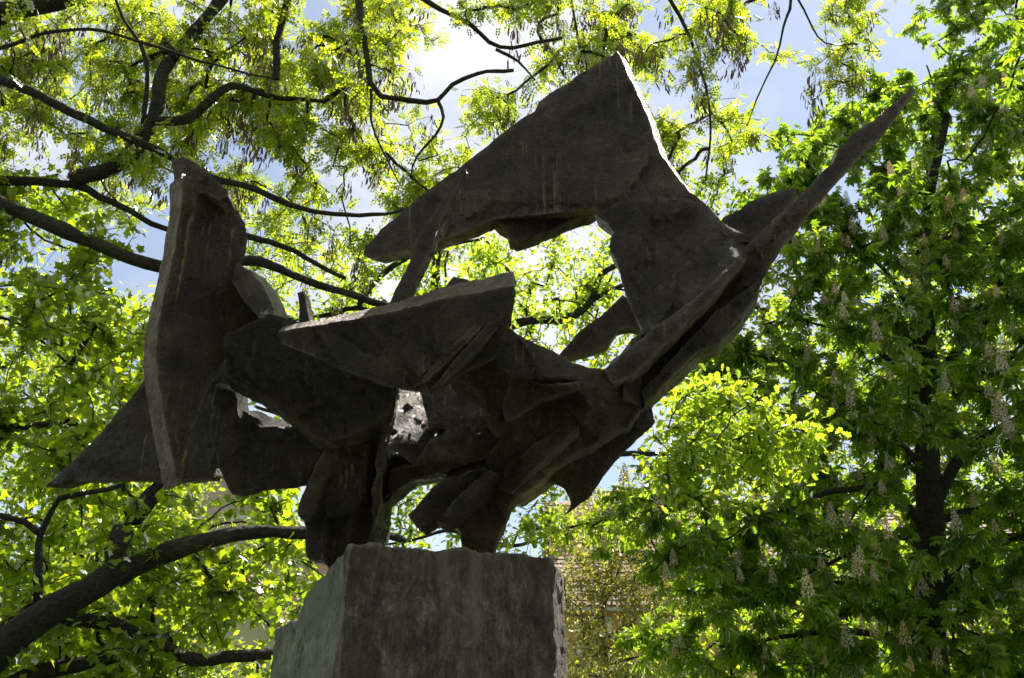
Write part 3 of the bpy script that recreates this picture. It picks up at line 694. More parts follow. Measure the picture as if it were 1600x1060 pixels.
plate('throat_facet', [(973,578,5.02),(994,577,5.1),(1003,594,5.14),(1001,635,5.16),(973,622,5.03)], (.0,.16,.03), S, amp=.008)
plate('tail_fin', [(1024,661,5.5),(990,693,5.5),(970,709,5.52),(947,741,5.54),(919,780,5.56),(883,806,5.58),(893,786,5.58),(881,764,5.57),(871,758,5.57),(848,750,5.55),(840,735,5.5),(879,712,5.48),(935,682,5.46),(990,662,5.46)], (.02,.12,.05), S, amp=.012)
plate('tail_block', [(984,662,5.4),(998,642,5.42),(1017,630,5.45),(1024,661,5.45),(1000,672,5.42)], (.03,.16,.06), S, amp=.02)

fuse('leg', LL, S)
fuse('leg', RL, S)
fuse('inner_body', IN, S, fine=.005)
fuse('lower_fin', LF, S)

CLUMPS = {
 'robinia': '-811,941,1203 -220,752,889 -452,1061,1464 -654,778,951 -620,999,1342 -305,1004,1123 -118,798,1161 -967,1085,1337 -681,941,1164 -337,958,1300 -430,725,945 -187,705,1036 -807,914,1006 -226,1055,1386 -397,849,1045 -632,1075,1501 -549,1065,1180 -827,937,1389 -568,855,1171 -244,1077,1253 -828,1024,1500 -1041,1064,1459 -230,849,1139 -674,829,1071 -176,1077,1501 -591,746,1028 -958,1073,1565 -194,908,1261 -140,933,1052 -408,1088,1316 -301,1055,1529 -919,938,1290 -367,725,1089 -715,983,1310 -340,802,1187 -913,987,1122 -843,1036,1267 -594,938,972 -749,1020,1030 -615,1070,1081 -865,1058,1057 -502,817,915 -283,941,946 -149,1101,1123 -448,1020,1010 -350,1091,1058 -358,1154,1199 -499,1168,1144 -235,1040,1017 -624,1175,1186 -344,945,942 -164,936,918 -208,1072,1082 -187,1166,1182 -515,1065,1080 -260,1164,1083 -600,931,708 -786,1101,864 -687,943,810 -789,977,867 -719,955,961 -642,1042,808 -687,1102,812 -558,925,834 -662,1066,882 -815,1030,794 -817,1058,967 -600,1012,934 -742,1050,917 -721,1072,976 -702,940,727 -629,1054,996 -758,985,787 -426,902,774 -500,1042,858 -458,976,817 -471,1010,933 -491,1091,986 -303,1066,947 -257,977,830 -165,1150,991 -196,1011,855 -218,1011,944 -322,1144,953 -425,1145,998 -390,1030,889 -332,1004,898 -453,1149,1041 -435,1111,914 -325,1182,1044 -281,1114,815 -159,1132,880 -134,1091,819 -318,1028,777 -374,1156,888 171,994,1261 107,887,1050 23,970,1372 23,720,881 261,1055,1066 335,1148,1177 42,1033,1119 226,924,1041 -8,825,936 110,1120,1186 32,965,1019 136,1052,1091 275,981,991 78,987,883 -21,1112,984 121,1048,996 63,1113,1055 200,968,916 148,976,957 192,1131,1068 203,1125,859 306,1189,995 213,1147,961 549,1022,1430 411,874,1123 504,994,1228 400,1016,966 499,1113,1148 -118,1161,845 -76,1139,912 -335,1183,803 -227,1096,741 -618,1174,1053 -737,1248,1101 -604,1246,922 -516,1153,839 -824,248,1022 -168,594,1065 -695,489,903 -44,389,1029 -339,403,876 -548,423,897 -118,565,893 -505,409,922 -489,280,880 -118,443,1005 -598,481,869 -15,155,893 -596,555,979 -42,277,1012 -741,319,839 -866,484,1071',
 'maple': '-630,865,541 -714,1056,806 -428,868,651 -669,997,637 -549,1038,762 -688,830,639 -786,956,671 -855,1194,888 -753,1181,714 -808,1086,659 -626,1172,847 -570,949,710 -895,1157,684 -550,1172,712 -845,1047,744 -415,845,548 -665,1151,756 -633,1099,637 -814,1165,813 -638,925,614 -553,1031,612 -577,830,650 -471,939,634 -634,1001,782 -596,1109,820 -428,927,429 -501,978,501 -487,1123,501 -650,1148,537 -737,1187,603 -423,1049,516 -886,1173,536 -446,1107,625 -812,1101,509 -602,838,433 -408,850,414 -702,1022,458 -762,955,541 -693,910,468 -514,1130,587 -435,981,561 -787,1070,573 -800,1152,602 -519,888,466 -494,1033,568 -590,930,541 -666,1082,498 -704,1098,562 -808,1033,512 -515,830,414 -547,847,528 -664,981,534 -478,1190,556 -731,945,495 -567,1139,494 -550,1011,467 -687,1052,617 -331,830,485 -679,1181,341 -421,1133,289 -743,1076,290 -466,1024,410 -396,974,292 -392,837,264 -645,1036,317 -514,1085,357 -547,852,300 -768,1169,290 -315,830,336 -624,1026,408 -531,967,322 -556,1170,334 -323,881,273 -678,956,423 -462,911,339 -455,916,266 -540,1088,458 -475,1101,431 -606,877,301 -482,849,260 -618,958,446 -860,1148,421 -813,1130,341 -567,1148,407 -744,1011,357 -634,961,307 -382,982,432 -367,914,362 -441,1171,427 -687,1175,456 -537,888,373 -495,1058,313 -629,1093,288 -437,1163,357 -405,1047,351 -830,1165,456 -421,1068,453 -603,1043,183 -456,1056,200 -559,971,231 -434,958,192 -700,1075,205 -588,879,187 -417,892,183 -546,888,259 -423,947,236 -473,995,275 -509,854,199 -654,1030,232 -703,1008,237 -509,1063,208 -326,921,199 -414,1028,239 -445,1030,286 -342,853,224 -370,1056,269 -293,1128,422 -224,899,385 -240,1024,371 -293,1086,310 -291,1179,355 -250,1035,182 -276,1005,293 -262,867,229 -338,1026,192 -199,852,178 -656,1165,682 -484,879,577 -400,904,500 -418,1046,577 -217,927,319 -382,1153,421 -273,919,266 -361,1094,324 -325,1013,328 -291,953,297 -267,869,296 -578,684,637 -765,623,435 -569,408,360 -790,368,299 -652,335,383 -798,489,320 -789,652,276 -635,671,296 -591,442,533 -576,314,494 -745,376,251 -784,370,276 -707,669,645 -813,687,586 -874,360,513 -634,531,331 -886,326,632 -586,742,522 -800,482,298 -561,361,478',
 'oak': '-397,1386,772 -223,1167,672 -324,1279,820 -153,1272,783 -185,1395,881 -356,1389,895 -343,1110,755 -202,1111,762 -297,1251,709 7,1425,835 -28,1163,764 7,1292,792 -89,1190,744 -95,1383,892 71,1103,622 140,1297,703 81,1404,931 150,1254,848 89,1429,800 104,1204,745 3,1259,713 27,1132,711 169,1440,812 -152,1363,987 -90,1228,909 -124,1156,369 -163,1284,442 -63,1237,430 38,1061,431 53,1197,415 13,1128,385 108,1117,416 -294,1247,389 -305,1131,544 -84,1130,446 188,800,440 155,832,449 197,850,438 158,799,419 153,851,397 188,820,387 152,822,393 250,834,407 220,791,407 348,1162,738 403,1341,780 285,1216,649 360,1286,719 322,1370,987 284,1256,924 364,1362,881 286,1411,913 -240,1122,319 -234,1231,325 -246,1391,776 -358,1276,749 -234,1204,746 41,1345,703 88,1295,757 130,1352,703 -278,1447,917 -385,1438,839 -246,1298,748 -232,1434,827 -83,1303,866 -32,1429,911 129,1382,856 149,1341,806 254,1409,981 376,1404,1163 357,1308,1060 96,1278,431 135,1211,433',
 'chestnut': '443,1205,936 646,1373,1054 465,1346,1006 567,1223,1003 554,1391,1116 559,1226,919 540,1324,1069 491,1281,1055 405,1385,946 409,1286,889 432,1345,1048 367,1254,936 824,1330,1176 597,1020,895 754,1279,950 645,1124,1027 675,1192,926 705,1304,1210 693,1303,1058 693,1201,1107 822,1019,1044 926,1097,1118 946,1209,1202 804,1149,1176 1018,1281,1175 969,1173,1079 740,1120,1057 843,1168,1085 867,1024,749 863,1177,907 611,1002,707 909,1288,993 744,1245,839 670,1043,815 1040,1262,901 1180,1374,1031 853,1368,883 874,1106,827 772,1012,921 1183,1388,1195 758,1116,751 966,1390,1154 765,1026,745 837,1085,897 669,1055,929 1096,1286,999 799,1268,1088 1184,1376,1117 779,1151,986 586,1192,776 483,1084,798 574,1109,739 696,1311,758 389,1114,742 479,1082,672 685,1330,887 560,1312,896 470,1345,796 666,1173,754 511,1015,762 604,1282,747 555,997,651 609,1289,843 388,1110,673 442,1176,796 420,1204,861 772,1377,875 458,1260,797 297,973,501 495,1313,604 419,1064,508 641,1324,611 554,1158,599 397,1272,665 372,1348,569 516,1007,518 295,1061,478 522,1243,712 568,1057,606 422,1018,600 454,1232,560 557,1262,638 609,1174,691 525,1380,735 396,1172,524 394,964,500 439,1317,664 590,1344,655 654,1261,712 554,1228,551 610,1389,788 505,1383,647 224,1146,619 302,1201,644 262,1321,656 202,1068,558 292,1250,554 350,1193,576 144,1025,387 277,1329,384 208,1165,369 309,1207,456 183,1079,432 292,1130,411 213,1291,447 272,1016,370 255,1350,468 245,1104,352 516,990,374 406,1394,407 630,1416,469 737,1400,570 575,1286,453 490,1283,469 576,1151,422 418,1293,397 611,1204,366 389,1020,349 391,1072,423 508,961,442 537,1383,516 442,1357,516 630,1316,528 432,1119,355 385,1242,467 343,1220,231 254,1056,254 575,1341,244 446,1275,271 445,983,236 640,1298,341 467,1068,241 229,1270,249 356,1370,327 351,974,220 551,1190,274 548,1336,361 533,1257,367 191,990,315 693,1390,399 241,1205,234 487,1353,299 376,1288,308 202,1366,303 466,1235,344 568,1136,332 497,1027,301 387,1347,259 361,1030,268 270,964,309 342,994,316 936,1256,604 793,1018,501 1049,1388,686 583,1087,247 1100,1398,765 801,1121,290 965,1392,455 894,1307,294 715,1109,398 833,1129,636 795,1266,234 761,1289,367 1142,1421,897 941,1441,277 1072,1405,543 740,1073,242 870,1239,437 792,1289,540 910,1411,709 782,1443,242 723,1172,597 997,1393,340 916,1293,505 650,980,369 659,977,599 883,1439,569 865,1299,659 641,1071,486 606,987,233 1008,1297,748 740,1002,663 710,1208,442 781,1225,720 982,1423,934 833,1011,663 689,970,288 744,1105,484 833,1292,715 1007,1398,816 962,1446,669 802,1167,467 677,1133,257 799,1440,463 836,1397,409 721,996,438 668,1318,253 927,1283,396 906,1215,676 683,1167,170 310,1069,167 559,1414,232 506,1295,166 532,1147,190 397,1170,206 797,1331,175 180,1106,175 433,1013,175 340,1136,227 417,1294,947 612,1386,1214 643,1355,1165 699,1286,1148 631,1331,1100 655,1271,1109 829,1265,1239 729,1237,1340 941,1311,1422 636,1108,1179 707,1200,1271 928,1297,1332 810,1281,1337 674,1349,979 520,1172,854 608,1135,827 679,1247,825 610,641,431 699,1014,302 753,1020,707 830,759,849 717,1023,495 622,884,580 554,623,653 857,682,788 552,782,836 784,765,549 809,632,877 857,997,409 629,816,978 779,1010,983',
 'young': '170,1904,483 280,1992,343 278,2074,480 110,2080,348 279,1914,429 120,1832,351 183,1801,413 184,1918,292 101,1984,428 331,2100,346 191,2068,290 250,1853,334 134,2024,293 158,1962,455 205,2003,375 331,1978,498 187,2075,684 186,1858,593 189,1976,590 103,1836,509 259,1885,588 261,1976,653 177,1792,256 292,1849,415 146,1763,329 109,1892,416 108,1861,286 217,1868,452 255,1897,282 247,1767,415 217,1790,345 277,1800,455 303,1799,594 89,1713,432 254,1954,530 288,1720,491 232,1789,581 141,1748,461 161,1789,525 272,1871,512 305,1931,604 99,1702,553 118,1940,514 127,1954,588 200,1980,531 125,1897,604',
 'farc': '422,2981,644 288,2584,344 383,2823,332 744,2218,921 505,2124,1035 604,2212,469 518,2430,950 933,2312,741 411,2166,786 469,2407,640 956,2320,1127 670,2235,660 818,2410,393 514,2023,881 739,2102,793 801,2007,517 378,2052,264 514,2014,641 725,2407,736 456,2304,789 832,2191,368 372,2065,459 599,2283,283 591,2083,328 839,2252,1024 551,2424,795 530,2168,645 778,2008,703 798,2475,1030 414,2225,521 481,2407,397 963,2495,659 733,2441,892 548,2040,514 469,2198,351 624,2260,1033 629,2105,624 746,2069,295 783,2224,485 665,2194,366 648,2072,1038 916,2351,940 524,2348,725 658,2453,544 727,2335,805 818,2172,689 939,2386,562 867,2089,907 779,2379,581 821,2023,1027 835,2464,1149 691,2326,323 614,2350,928 938,2468,299 508,2486,519 556,2177,835 662,2496,1149 466,2330,1143',
 'fara': '-1858,2578,347 -1600,2646,1261 -1085,2298,455 -1636,2249,898 -2065,2631,1379 -1344,2510,448 -2052,2591,857 -1379,2217,1206 -1317,2204,256 -1713,2491,803 -1456,2363,654 -1667,2408,659 -1213,2381,1046 -1680,2512,1073 -1742,2263,1150 -1574,2690,524 -1583,2297,390 -1379,2634,839 -1853,2468,1354 -1524,2698,273 -2038,2470,982 -1222,2683,669 -1263,2205,866 -1781,2263,635 -1494,2517,1274 -1050,2346,262 -2023,2415,1254 -1158,2611,443 -1812,2610,864 -2043,2654,1156 -1730,2460,473 -1459,2453,1038 -1558,2500,329 -1739,2658,669 -1214,2427,1268 -1141,2355,730 -1234,2622,1028 -1297,2273,463 -1350,2277,947 -1322,2692,1296 -1027,2207,730 -1295,2579,1165 -2027,2682,508 -1216,2480,610 -1613,2623,764 -1517,2297,1170 -1381,2388,1245 -1371,2556,1431 -1119,2517,540 -1435,2225,445 -1730,2678,1120 -2253,2635,1332 -1580,2230,690 -1105,2250,997 -1207,2570,258 -1212,2231,1253 -1806,2366,1187 -1380,2645,490 -1432,2583,611 -1798,2315,792 -1945,2551,1395 -1699,2518,664 -1112,2472,280 -1407,2224,749 -1428,2615,353 -1397,2457,835 -1369,2244,604 -997,2226,350 -1772,2400,1000 -1343,2366,741 -1864,2523,1182 -1717,2639,403 -1972,2550,729 -1457,2392,386 -1914,2677,728 -1743,2204,1270 -1640,2224,514 -1840,2346,567 -1577,2690,874 -1852,2552,577 -1519,2351,500 -1257,2408,271 -1441,2207,1097 -1174,2209,363 -1921,2569,984 -1662,2405,1307 -1518,2568,785 -1433,2579,1085 -1331,2465,1054 -1670,2603,264 -1889,2446,1097 -1676,2350,864 -1730,2486,283 -1708,2678,1369 -2167,2508,1312 -1698,2252,1016 -1898,2684,1098 -1844,2227,1047 -1922,2692,1467 -1738,2523,929 -2182,2685,1453 -1164,2378,1193 -1228,2237,717 -990,2201,547 -1570,2390,1023 -1177,2231,568 -1871,2333,1295 -2344,2690,1475 -1458,2559,255 -1609,2364,792 -1336,2637,1084 -1210,2659,552 -1299,2200,1091 -1618,2268,1104 -1299,2549,563 -1484,2378,942 -1988,2658,640 -1128,2475,698 -1444,2465,481 -2136,2543,1102 -1478,2638,1163 -1749,2353,1079 -1527,2271,1017 -1178,2361,450 -1506,2632,1289 -1751,2636,544 -1966,2501,1053 -1476,2249,619 -1232,2440,1149 -2104,2683,1011 -1432,2436,581 -1902,2349,987 -1493,2432,1193 -1861,2668,1232',
 'farb': '-852,2475,806 -965,2774,285 -996,2331,370 -1351,2773,1241 -1155,2441,1153 -1064,2721,955 -974,2302,1023 -1184,2655,648 -854,2368,635 -1234,2761,1435 -946,2669,604 -1173,2571,1336 -1148,2692,314 -882,2430,490 -1023,2735,1211 -1059,2594,465 -728,2328,279 -994,2550,1086 -1129,2472,819 -1022,2565,303 -1029,2621,1318 -819,2641,317 -1069,2321,706 -1139,2794,466 -1265,2710,1120 -1138,2602,1214 -1097,2760,636 -851,2348,894 -977,2586,964 -1067,2473,588 -1141,2715,1349 -982,2456,935 -940,2382,259 -1018,2456,477 -917,2740,888 -888,2605,785 -1151,2394,985 -913,2612,497 -828,2519,257 -1091,2333,1133 -815,2320,1055 -1297,2732,922 -1046,2409,824 -752,2383,433 -879,2760,473 -932,2531,589 -745,2758,694 -621,2425,730 -560,2463,266 -659,2657,396 -677,2413,306 -583,2309,306 -997,2554,848 -1115,2616,980 -1068,2464,969',
 'fard': '1506,2304,1221 1508,2396,284 1167,2237,422 1861,2536,1030 1151,2162,1022 1401,2204,725 1368,2523,809 1597,2120,1013 851,2139,274 1312,2304,1048 916,2361,349 1387,2561,1388 958,2289,741 1310,2313,1346 1553,2584,648 1617,2508,1189 1681,2274,1345 927,2126,539 1365,2164,272 1565,2446,500 1092,2570,413 1689,2446,814 1324,2114,1133 1801,2429,1275 1362,2481,1214 1190,2473,642 1439,2256,496 1024,2484,795 1085,2351,562 1954,2599,1492 1561,2186,794 1059,2354,1145 1073,2170,561 1051,2539,1056 1183,2178,1241 1076,2532,1222 1493,2510,942 1766,2538,648 1231,2570,288 1248,2240,854 1640,2107,1233 1141,2122,805 1551,2424,388 1507,2357,1038 1070,2272,912 1238,2390,326 1193,2533,907 964,2459,532 1494,2440,1248 1624,2348,831 1264,2122,261 884,2177,807 1185,2294,1091 1189,2566,1113 1201,2183,646 1145,2398,1226 1594,2481,1355 1700,2589,449 968,2200,331 1328,2374,735 1029,2108,1215 1083,2455,1311 1251,2593,754 1321,2162,398 1312,2596,1177 1298,2522,488 1441,2112,465 1544,2247,1098 992,2528,644 1137,2465,413 1401,2210,612 963,2269,1121 1003,2271,1259 1921,2456,1320 1544,2180,1262 1142,2346,747 1798,2355,1396 1430,2583,553 1785,2415,863 1480,2339,906 971,2298,996 1464,2238,353 1643,2376,634 1124,2533,575 1471,2103,1529 1368,2450,1649 1910,2387,1561 1560,2377,1703 1296,2132,1470 1505,2312,1472 1166,2259,1438 1989,2441,1762 1392,2309,1537 1441,2315,1675 1704,2342,1555 1816,2410,1701 1588,2234,1602',
 'viewa': '-25,-988,666 -453,-573,684 -914,-866,357 77,-538,242 -1214,-650,870 -1361,-812,306 -913,-562,718 -311,-718,908 -1158,-673,550 -1165,-751,335 -828,-600,621 -1288,-967,903 -1359,-929,1134 8,-514,1046 -629,-933,461 -453,-901,1137 -504,-897,750 -648,-580,924 -1136,-872,378 -1424,-718,975 -1421,-692,1139 -232,-623,578 -490,-814,467 -333,-934,860 -1300,-831,1022 -571,-891,493 -211,-826,854 -87,-931,350 -1323,-586,284 -1448,-545,564 -171,-930,617 -1238,-693,262 -78,-842,856 -1355,-625,740 -528,-514,649 -1114,-667,957 -710,-598,608 -1355,-668,369 -935,-995,1114 -115,-529,1126 -180,-877,1060 -355,-688,984 -544,-775,704 -1325,-791,706 -836,-667,450 -428,-907,487 -104,-554,586 -1109,-607,976 -733,-842,1049 18,-568,380 -1103,-813,1181 -1295,-737,1073 -632,-561,233 -869,-958,290 -185,-951,718 -317,-836,469 -1208,-687,1005 -574,-829,527 -174,-542,1046 -1116,-763,462 -1451,-924,815 -1493,-548,866 -605,-708,1130 -971,-881,1087 -669,-734,415 58,-749,870 -125,-800,239 -711,-904,670 -540,-832,397 -80,-959,777',
 'viewb': '992,-812,907 278,-1066,543 1315,-907,729 517,-1094,906 888,-722,516 497,-1037,497 1493,-596,726 549,-568,836 64,-1002,1108 1358,-944,453 443,-1001,868 59,-971,488 548,-989,254 920,-725,638 303,-1039,717 402,-603,657 1133,-848,1160 1291,-752,1037 1211,-1018,535 1042,-898,622 913,-758,1082 1402,-611,866 1055,-858,446 1255,-612,929 565,-851,869 463,-571,723 761,-732,452 551,-587,587 779,-766,684 265,-832,678 1326,-671,996 811,-926,898 812,-816,731 1336,-940,280 982,-800,214 1149,-949,541 650,-825,771 622,-909,589 544,-634,1098 49,-563,613 480,-664,1038 1281,-678,688 168,-916,817 401,-801,816 664,-820,413 927,-829,379 1183,-927,499 782,-1019,906 817,-1081,654 1088,-1003,332 1149,-941,704 1086,-1100,979 147,-894,973 126,-764,959 20,-887,851 444,-724,628 873,-666,893 1175,-904,507 539,-664,695 784,-954,845 703,-936,818 695,-1012,470 1205,-1073,748 523,-990,846 957,-571,1176 950,-813,936 657,-849,203 457,-740,461 366,-790,1062 1473,-821,776',
}  # centres of the leaf sprays of each tree: x,y,z in centimetres; some unseen sprays added to block skylight

# ------------------------------------------------------------------ trees
def smooth_path(pts, step=0.14):
    P = [np.array(p, float) for p in pts]
    if len(P) < 2: return np.array(P)
    ext = [2 * P[0] - P[1]] + P + [2 * P[-1] - P[-2]]
    out = []
    for i in range(1, len(ext) - 2):
        p0, p1, p2, p3 = ext[i-1:i+3]
        k = max(1, int(np.linalg.norm(p2 - p1) / step))
        for j in range(k):
            t = j / k
            out.append(0.5 * (2*p1 + (p2-p0)*t + (2*p0-5*p1+4*p2-p3)*t*t + (3*p1-p0-3*p2+p3)*t**3))
    out.append(P[-1])
    return np.array(out)

def tube(paths, sides=7, wob=0.0):
    """paths: list of (points (n,3), radii (n,)) -> one mesh data triple"""
    V, Fc, nv = [], [], 0
    for pts, rad in paths:
        n = len(pts)
        if n < 2: continue
        tg = np.gradient(pts, axis=0); tg /= np.linalg.norm(tg, axis=1)[:, None] + 1e-9
        ref = np.array([0.31, 0.17, 0.93]); 
        a = np.cross(tg, ref); a /= np.linalg.norm(a, axis=1)[:, None] + 1e-9
        b = np.cross(tg, a)
        th = np.arange(sides) * 2 * math.pi / sides
        rr = np.repeat(rad[:, None], sides, 1)
        if wob: rr = rr * (1 + wob * RNG.standard_normal((n, sides)))
        ring = pts[:, None, :] + rr[..., None] * (np.cos(th)[None, :, None] * a[:, None, :] + np.sin(th)[None, :, None] * b[:, None, :])
        V.append(ring.reshape(-1, 3))
        i = np.arange(n - 1)[:, None] * sides; j = np.arange(sides)[None, :]; j2 = (j + 1) % sides
        q = np.stack([i + j, i + j2, i + sides + j2, i + sides + j], -1).reshape(-1, 4) + nv
        Fc.append(q); nv += n * sides
    if not V: return None
    return np.concatenate(V), np.concatenate(Fc)

def tube_obj(name, paths, mat, parent, sides=7, wob=0.0):
    r = tube(paths, sides, wob)
    if r is None: return None
    V, q = r
    return link(name, mesh_np(name, V, q.ravel(), np.full(len(q), 4), True), mat, parent)

# leaf outlines: local x = width, y = length (stem at 0), z = up; returned as verts, triangles
def fan(outline, centre, fold=0.12):
    v = [(centre[0], centre[1], 0.0)] + [(x, y, fold * abs(x)) for x, y in outline]
    n = len(outline)
    return np.array(v), np.array([(0, 1 + i, 1 + (i + 1) % n) for i in range(n)])
def mirror(half):
    return half + [(-x, y) for x, y in half[::-1] if abs(x) > 1e-6]
MAPLE = fan(mirror([(0.0, 0.0), (0.46, 0.06), (0.36, 0.26), (0.62, 0.52), (0.28, 0.60), (0.0, 1.06)]), (0, 0.38), 0.22)
OAK = fan([(0, 0), (.20, .24), (.13, .36), (.30, .48), (.19, .60), (.32, .76), (0, 1.0), (-.32, .76), (-.19, .60), (-.30, .48), (-.13, .36), (-.20, .24)], (0, .5), 0.3)
SMALL = (np.array([(0, 0, 0), (.26, .45, .1), (0, 1.0, -.05), (-.26, .45, .1), (0, .5, 0)]), np.array([(0, 1, 4), (1, 2, 4), (2, 3, 4), (3, 0, 4)]))
def pinnate():
    v, t = [], []
    def leaflet(bx, by, ang, L, W):
        c, s = math.sin(ang), math.cos(ang)
        k = len(v)
        for lx, ly in ((0, 0), (W, L * .55), (0, L), (-W, L * .55)):
            v.append((bx + c * ly + s * lx, by + s * ly - c * lx, -0.10 * abs(bx + c * ly)))
        t.extend([(k, k+1, k+2), (k, k+2, k+3)])
    for i in range(3):
        y = .18 + .26 * i; L = .30 - .02 * abs(i - 1)
        leaflet(0.0, y, 1.15, L, .14); leaflet(0.0, y + .03, -1.15, L, .14)
    leaflet(0, .9, 0.0, .28, .075)
    return np.array(v), np.array(t)
ROBINIA = pinnate()
def palmate():
    v, t = [], []
    for ang, L in ((0, 1.0), (.62, .95), (-.62, .95), (1.22, .78), (-1.22, .78), (1.85, .5), (-1.85, .5)):
        s, c = math.sin(ang), math.cos(ang); k = len(v); W = L * .19
        for ly, lx, z in ((0.03, 0, 0), (.66, 1.0, .10), (1.0, 0, -.15), (.66, -1.0, .10)):
            Y = ly * L; X = lx * W
            v.append((s * Y + c * X, c * Y - s * X, z * L * .5 - .32 * (Y ** 2)))
        t.extend([(k, k+1, k+2), (k, k+2, k+3)])
    return np.array(v), np.array(t)
CHESTNUT = palmate()

def leaf_frames(pos, out, size, droop, spread, flat=0.75):
    """a local frame for every leaf: pointing outwards and down, blade roughly level"""
    n = len(pos)
    y = out + RNG.standard_normal((n, 3)) * spread; y[:, 2] -= droop
    y /= np.linalg.norm(y, axis=1)[:, None] + 1e-9
    up = np.array([0, 0, 1.0]) + RNG.standard_normal((n, 3)) * flat
    x = np.cross(y, up); x /= np.linalg.norm(x, axis=1)[:, None] + 1e-9
    z = np.cross(x, y)
    s = size * RNG.uniform(.65, 1.2, n)
    return np.stack([x, y, z], -1) * s[:, None, None], pos          # columns are the axes

def in_view(p, margin=0.0):
    d = p - EYE
    depth = d[:, 1] * CP + d[:, 2] * SP
    u = d[:, 0] / depth * FPX; v = (-d[:, 1] * SP + d[:, 2] * CP) / depth * FPX
    return (depth > .5) & (np.abs(u) < 800 - margin) & (np.abs(v) < 530 - margin), depth

def foliage(root, frames, pos, tpl, mat, n_parts=300, part='leaf'):
    """the largest leaves in view become parts of their own, the rest one mass"""
    tv, tt = tpl
    n = len(pos)
    vis, dep = in_view(pos, 10)
    size = np.linalg.norm(frames[:, :, 1], axis=1) / np.maximum(dep, .5)
    size[~vis] = -1
    order = np.argsort(-size); single = order[:min(n_parts, int(vis.sum()))]
    rest = np.setdiff1d(np.arange(n), single)
    V = np.einsum('nij,kj->nki', frames[rest], tv) + pos[rest][:, None, :]
    T = (tt[None] + (np.arange(len(rest)) * len(tv))[:, None, None]).reshape(-1)
    tint = np.repeat(RNG.random(len(rest)), len(tv))
    crown = link('crown', mesh_np('crown', V.reshape(-1, 3), T, np.full(len(T) // 3, 3), False, tint), mat, root)
    tag(crown, kind='stuff')
    if len(single):
        me = mesh_np(part, tv, tt.ravel(), np.full(len(tt), 3))
        me.materials.append(mat)
        inv = Matrix.Translation(-root.location)
        for i in single:
            o = bpy.data.objects.new(part, me); o.parent = root
            m = np.eye(4); m[:3, :3] = frames[i]; m[:3, 3] = pos[i]
            o.matrix_parent_inverse = inv; o.matrix_basis = Matrix(m.tolist())
            col.objects.link(o)
    return crown

def grow(nodes, tips, sag=0.0, jit=0.10):
    """join every tip to the nearest wood; returns twig paths with radii and the direction at each tip"""
    P = list(nodes); parent = [-1] * len(P); base = len(P)
    arr = np.array(P)
    d0 = np.array([np.min(np.sum((arr - t) ** 2, 1)) for t in tips])
    cap = len(P) + 40 * len(tips)
    A = np.zeros((cap, 3)); A[:len(P)] = arr; n = len(P); par = np.full(cap, -1, int)
    tip_idx = []
    for k in np.argsort(d0):
        t = tips[k]
        dd = A[:n] - t
        cost = np.einsum('ij,ij->i', dd, dd)
        q = int(np.argmin(cost)); L = math.sqrt(cost[q])
        m = max(2, min(38, int(L / 0.13)))
        start = A[q].copy(); last = q
        off = RNG.standard_normal(3) * L * jit + np.array([0, 0, L * (.12 - sag)])
        for j in range(1, m + 1):
            s = j / m
            p = start + (t - start) * s + off * 4 * s * (1 - s) * .5 + RNG.standard_normal(3) * .012
            A[n] = p; par[n] = last; last = n; n += 1
        tip_idx.append((k, last))
    load = np.zeros(n)
    for _, i in tip_idx: load[i] += 1
    for i in range(n - 1, base - 1, -1):
        if par[i] >= 0: load[par[i]] += load[i]
    kids = {}
    for i in range(base, n): kids.setdefault(par[i], []).append(i)
    rad = lambda i, r0: r0 * max(load[i], 1) ** 0.42
    return A[:n], par[:n], load[:n], kids, tip_idx, base

def twig_paths(A, par, load, kids, base, r0):
    paths = []; done = np.zeros(len(A), bool)
    for i in range(base, len(A)):
        if done[i]: continue
        chain = [par[i], i] if par[i] >= 0 else [i]; done[i] = True
        c = i
        while kids.get(c):
            ks = [k for k in kids[c] if not done[k]]
            if not ks: break
            c = max(ks, key=lambda k: load[k]); done[c] = True; chain.append(c)
        pts = A[chain]; r = np.array([r0 * max(load[j], 1) ** .42 for j in chain[1:]])
        r = np.concatenate([[r[0]], r]); r[-1] *= .5
        paths.append((pts, r))
    return paths

def clumps(key):
    return np.array([[int(a) for a in s.split(',')] for s in CLUMPS[key].split()]) / 100.0

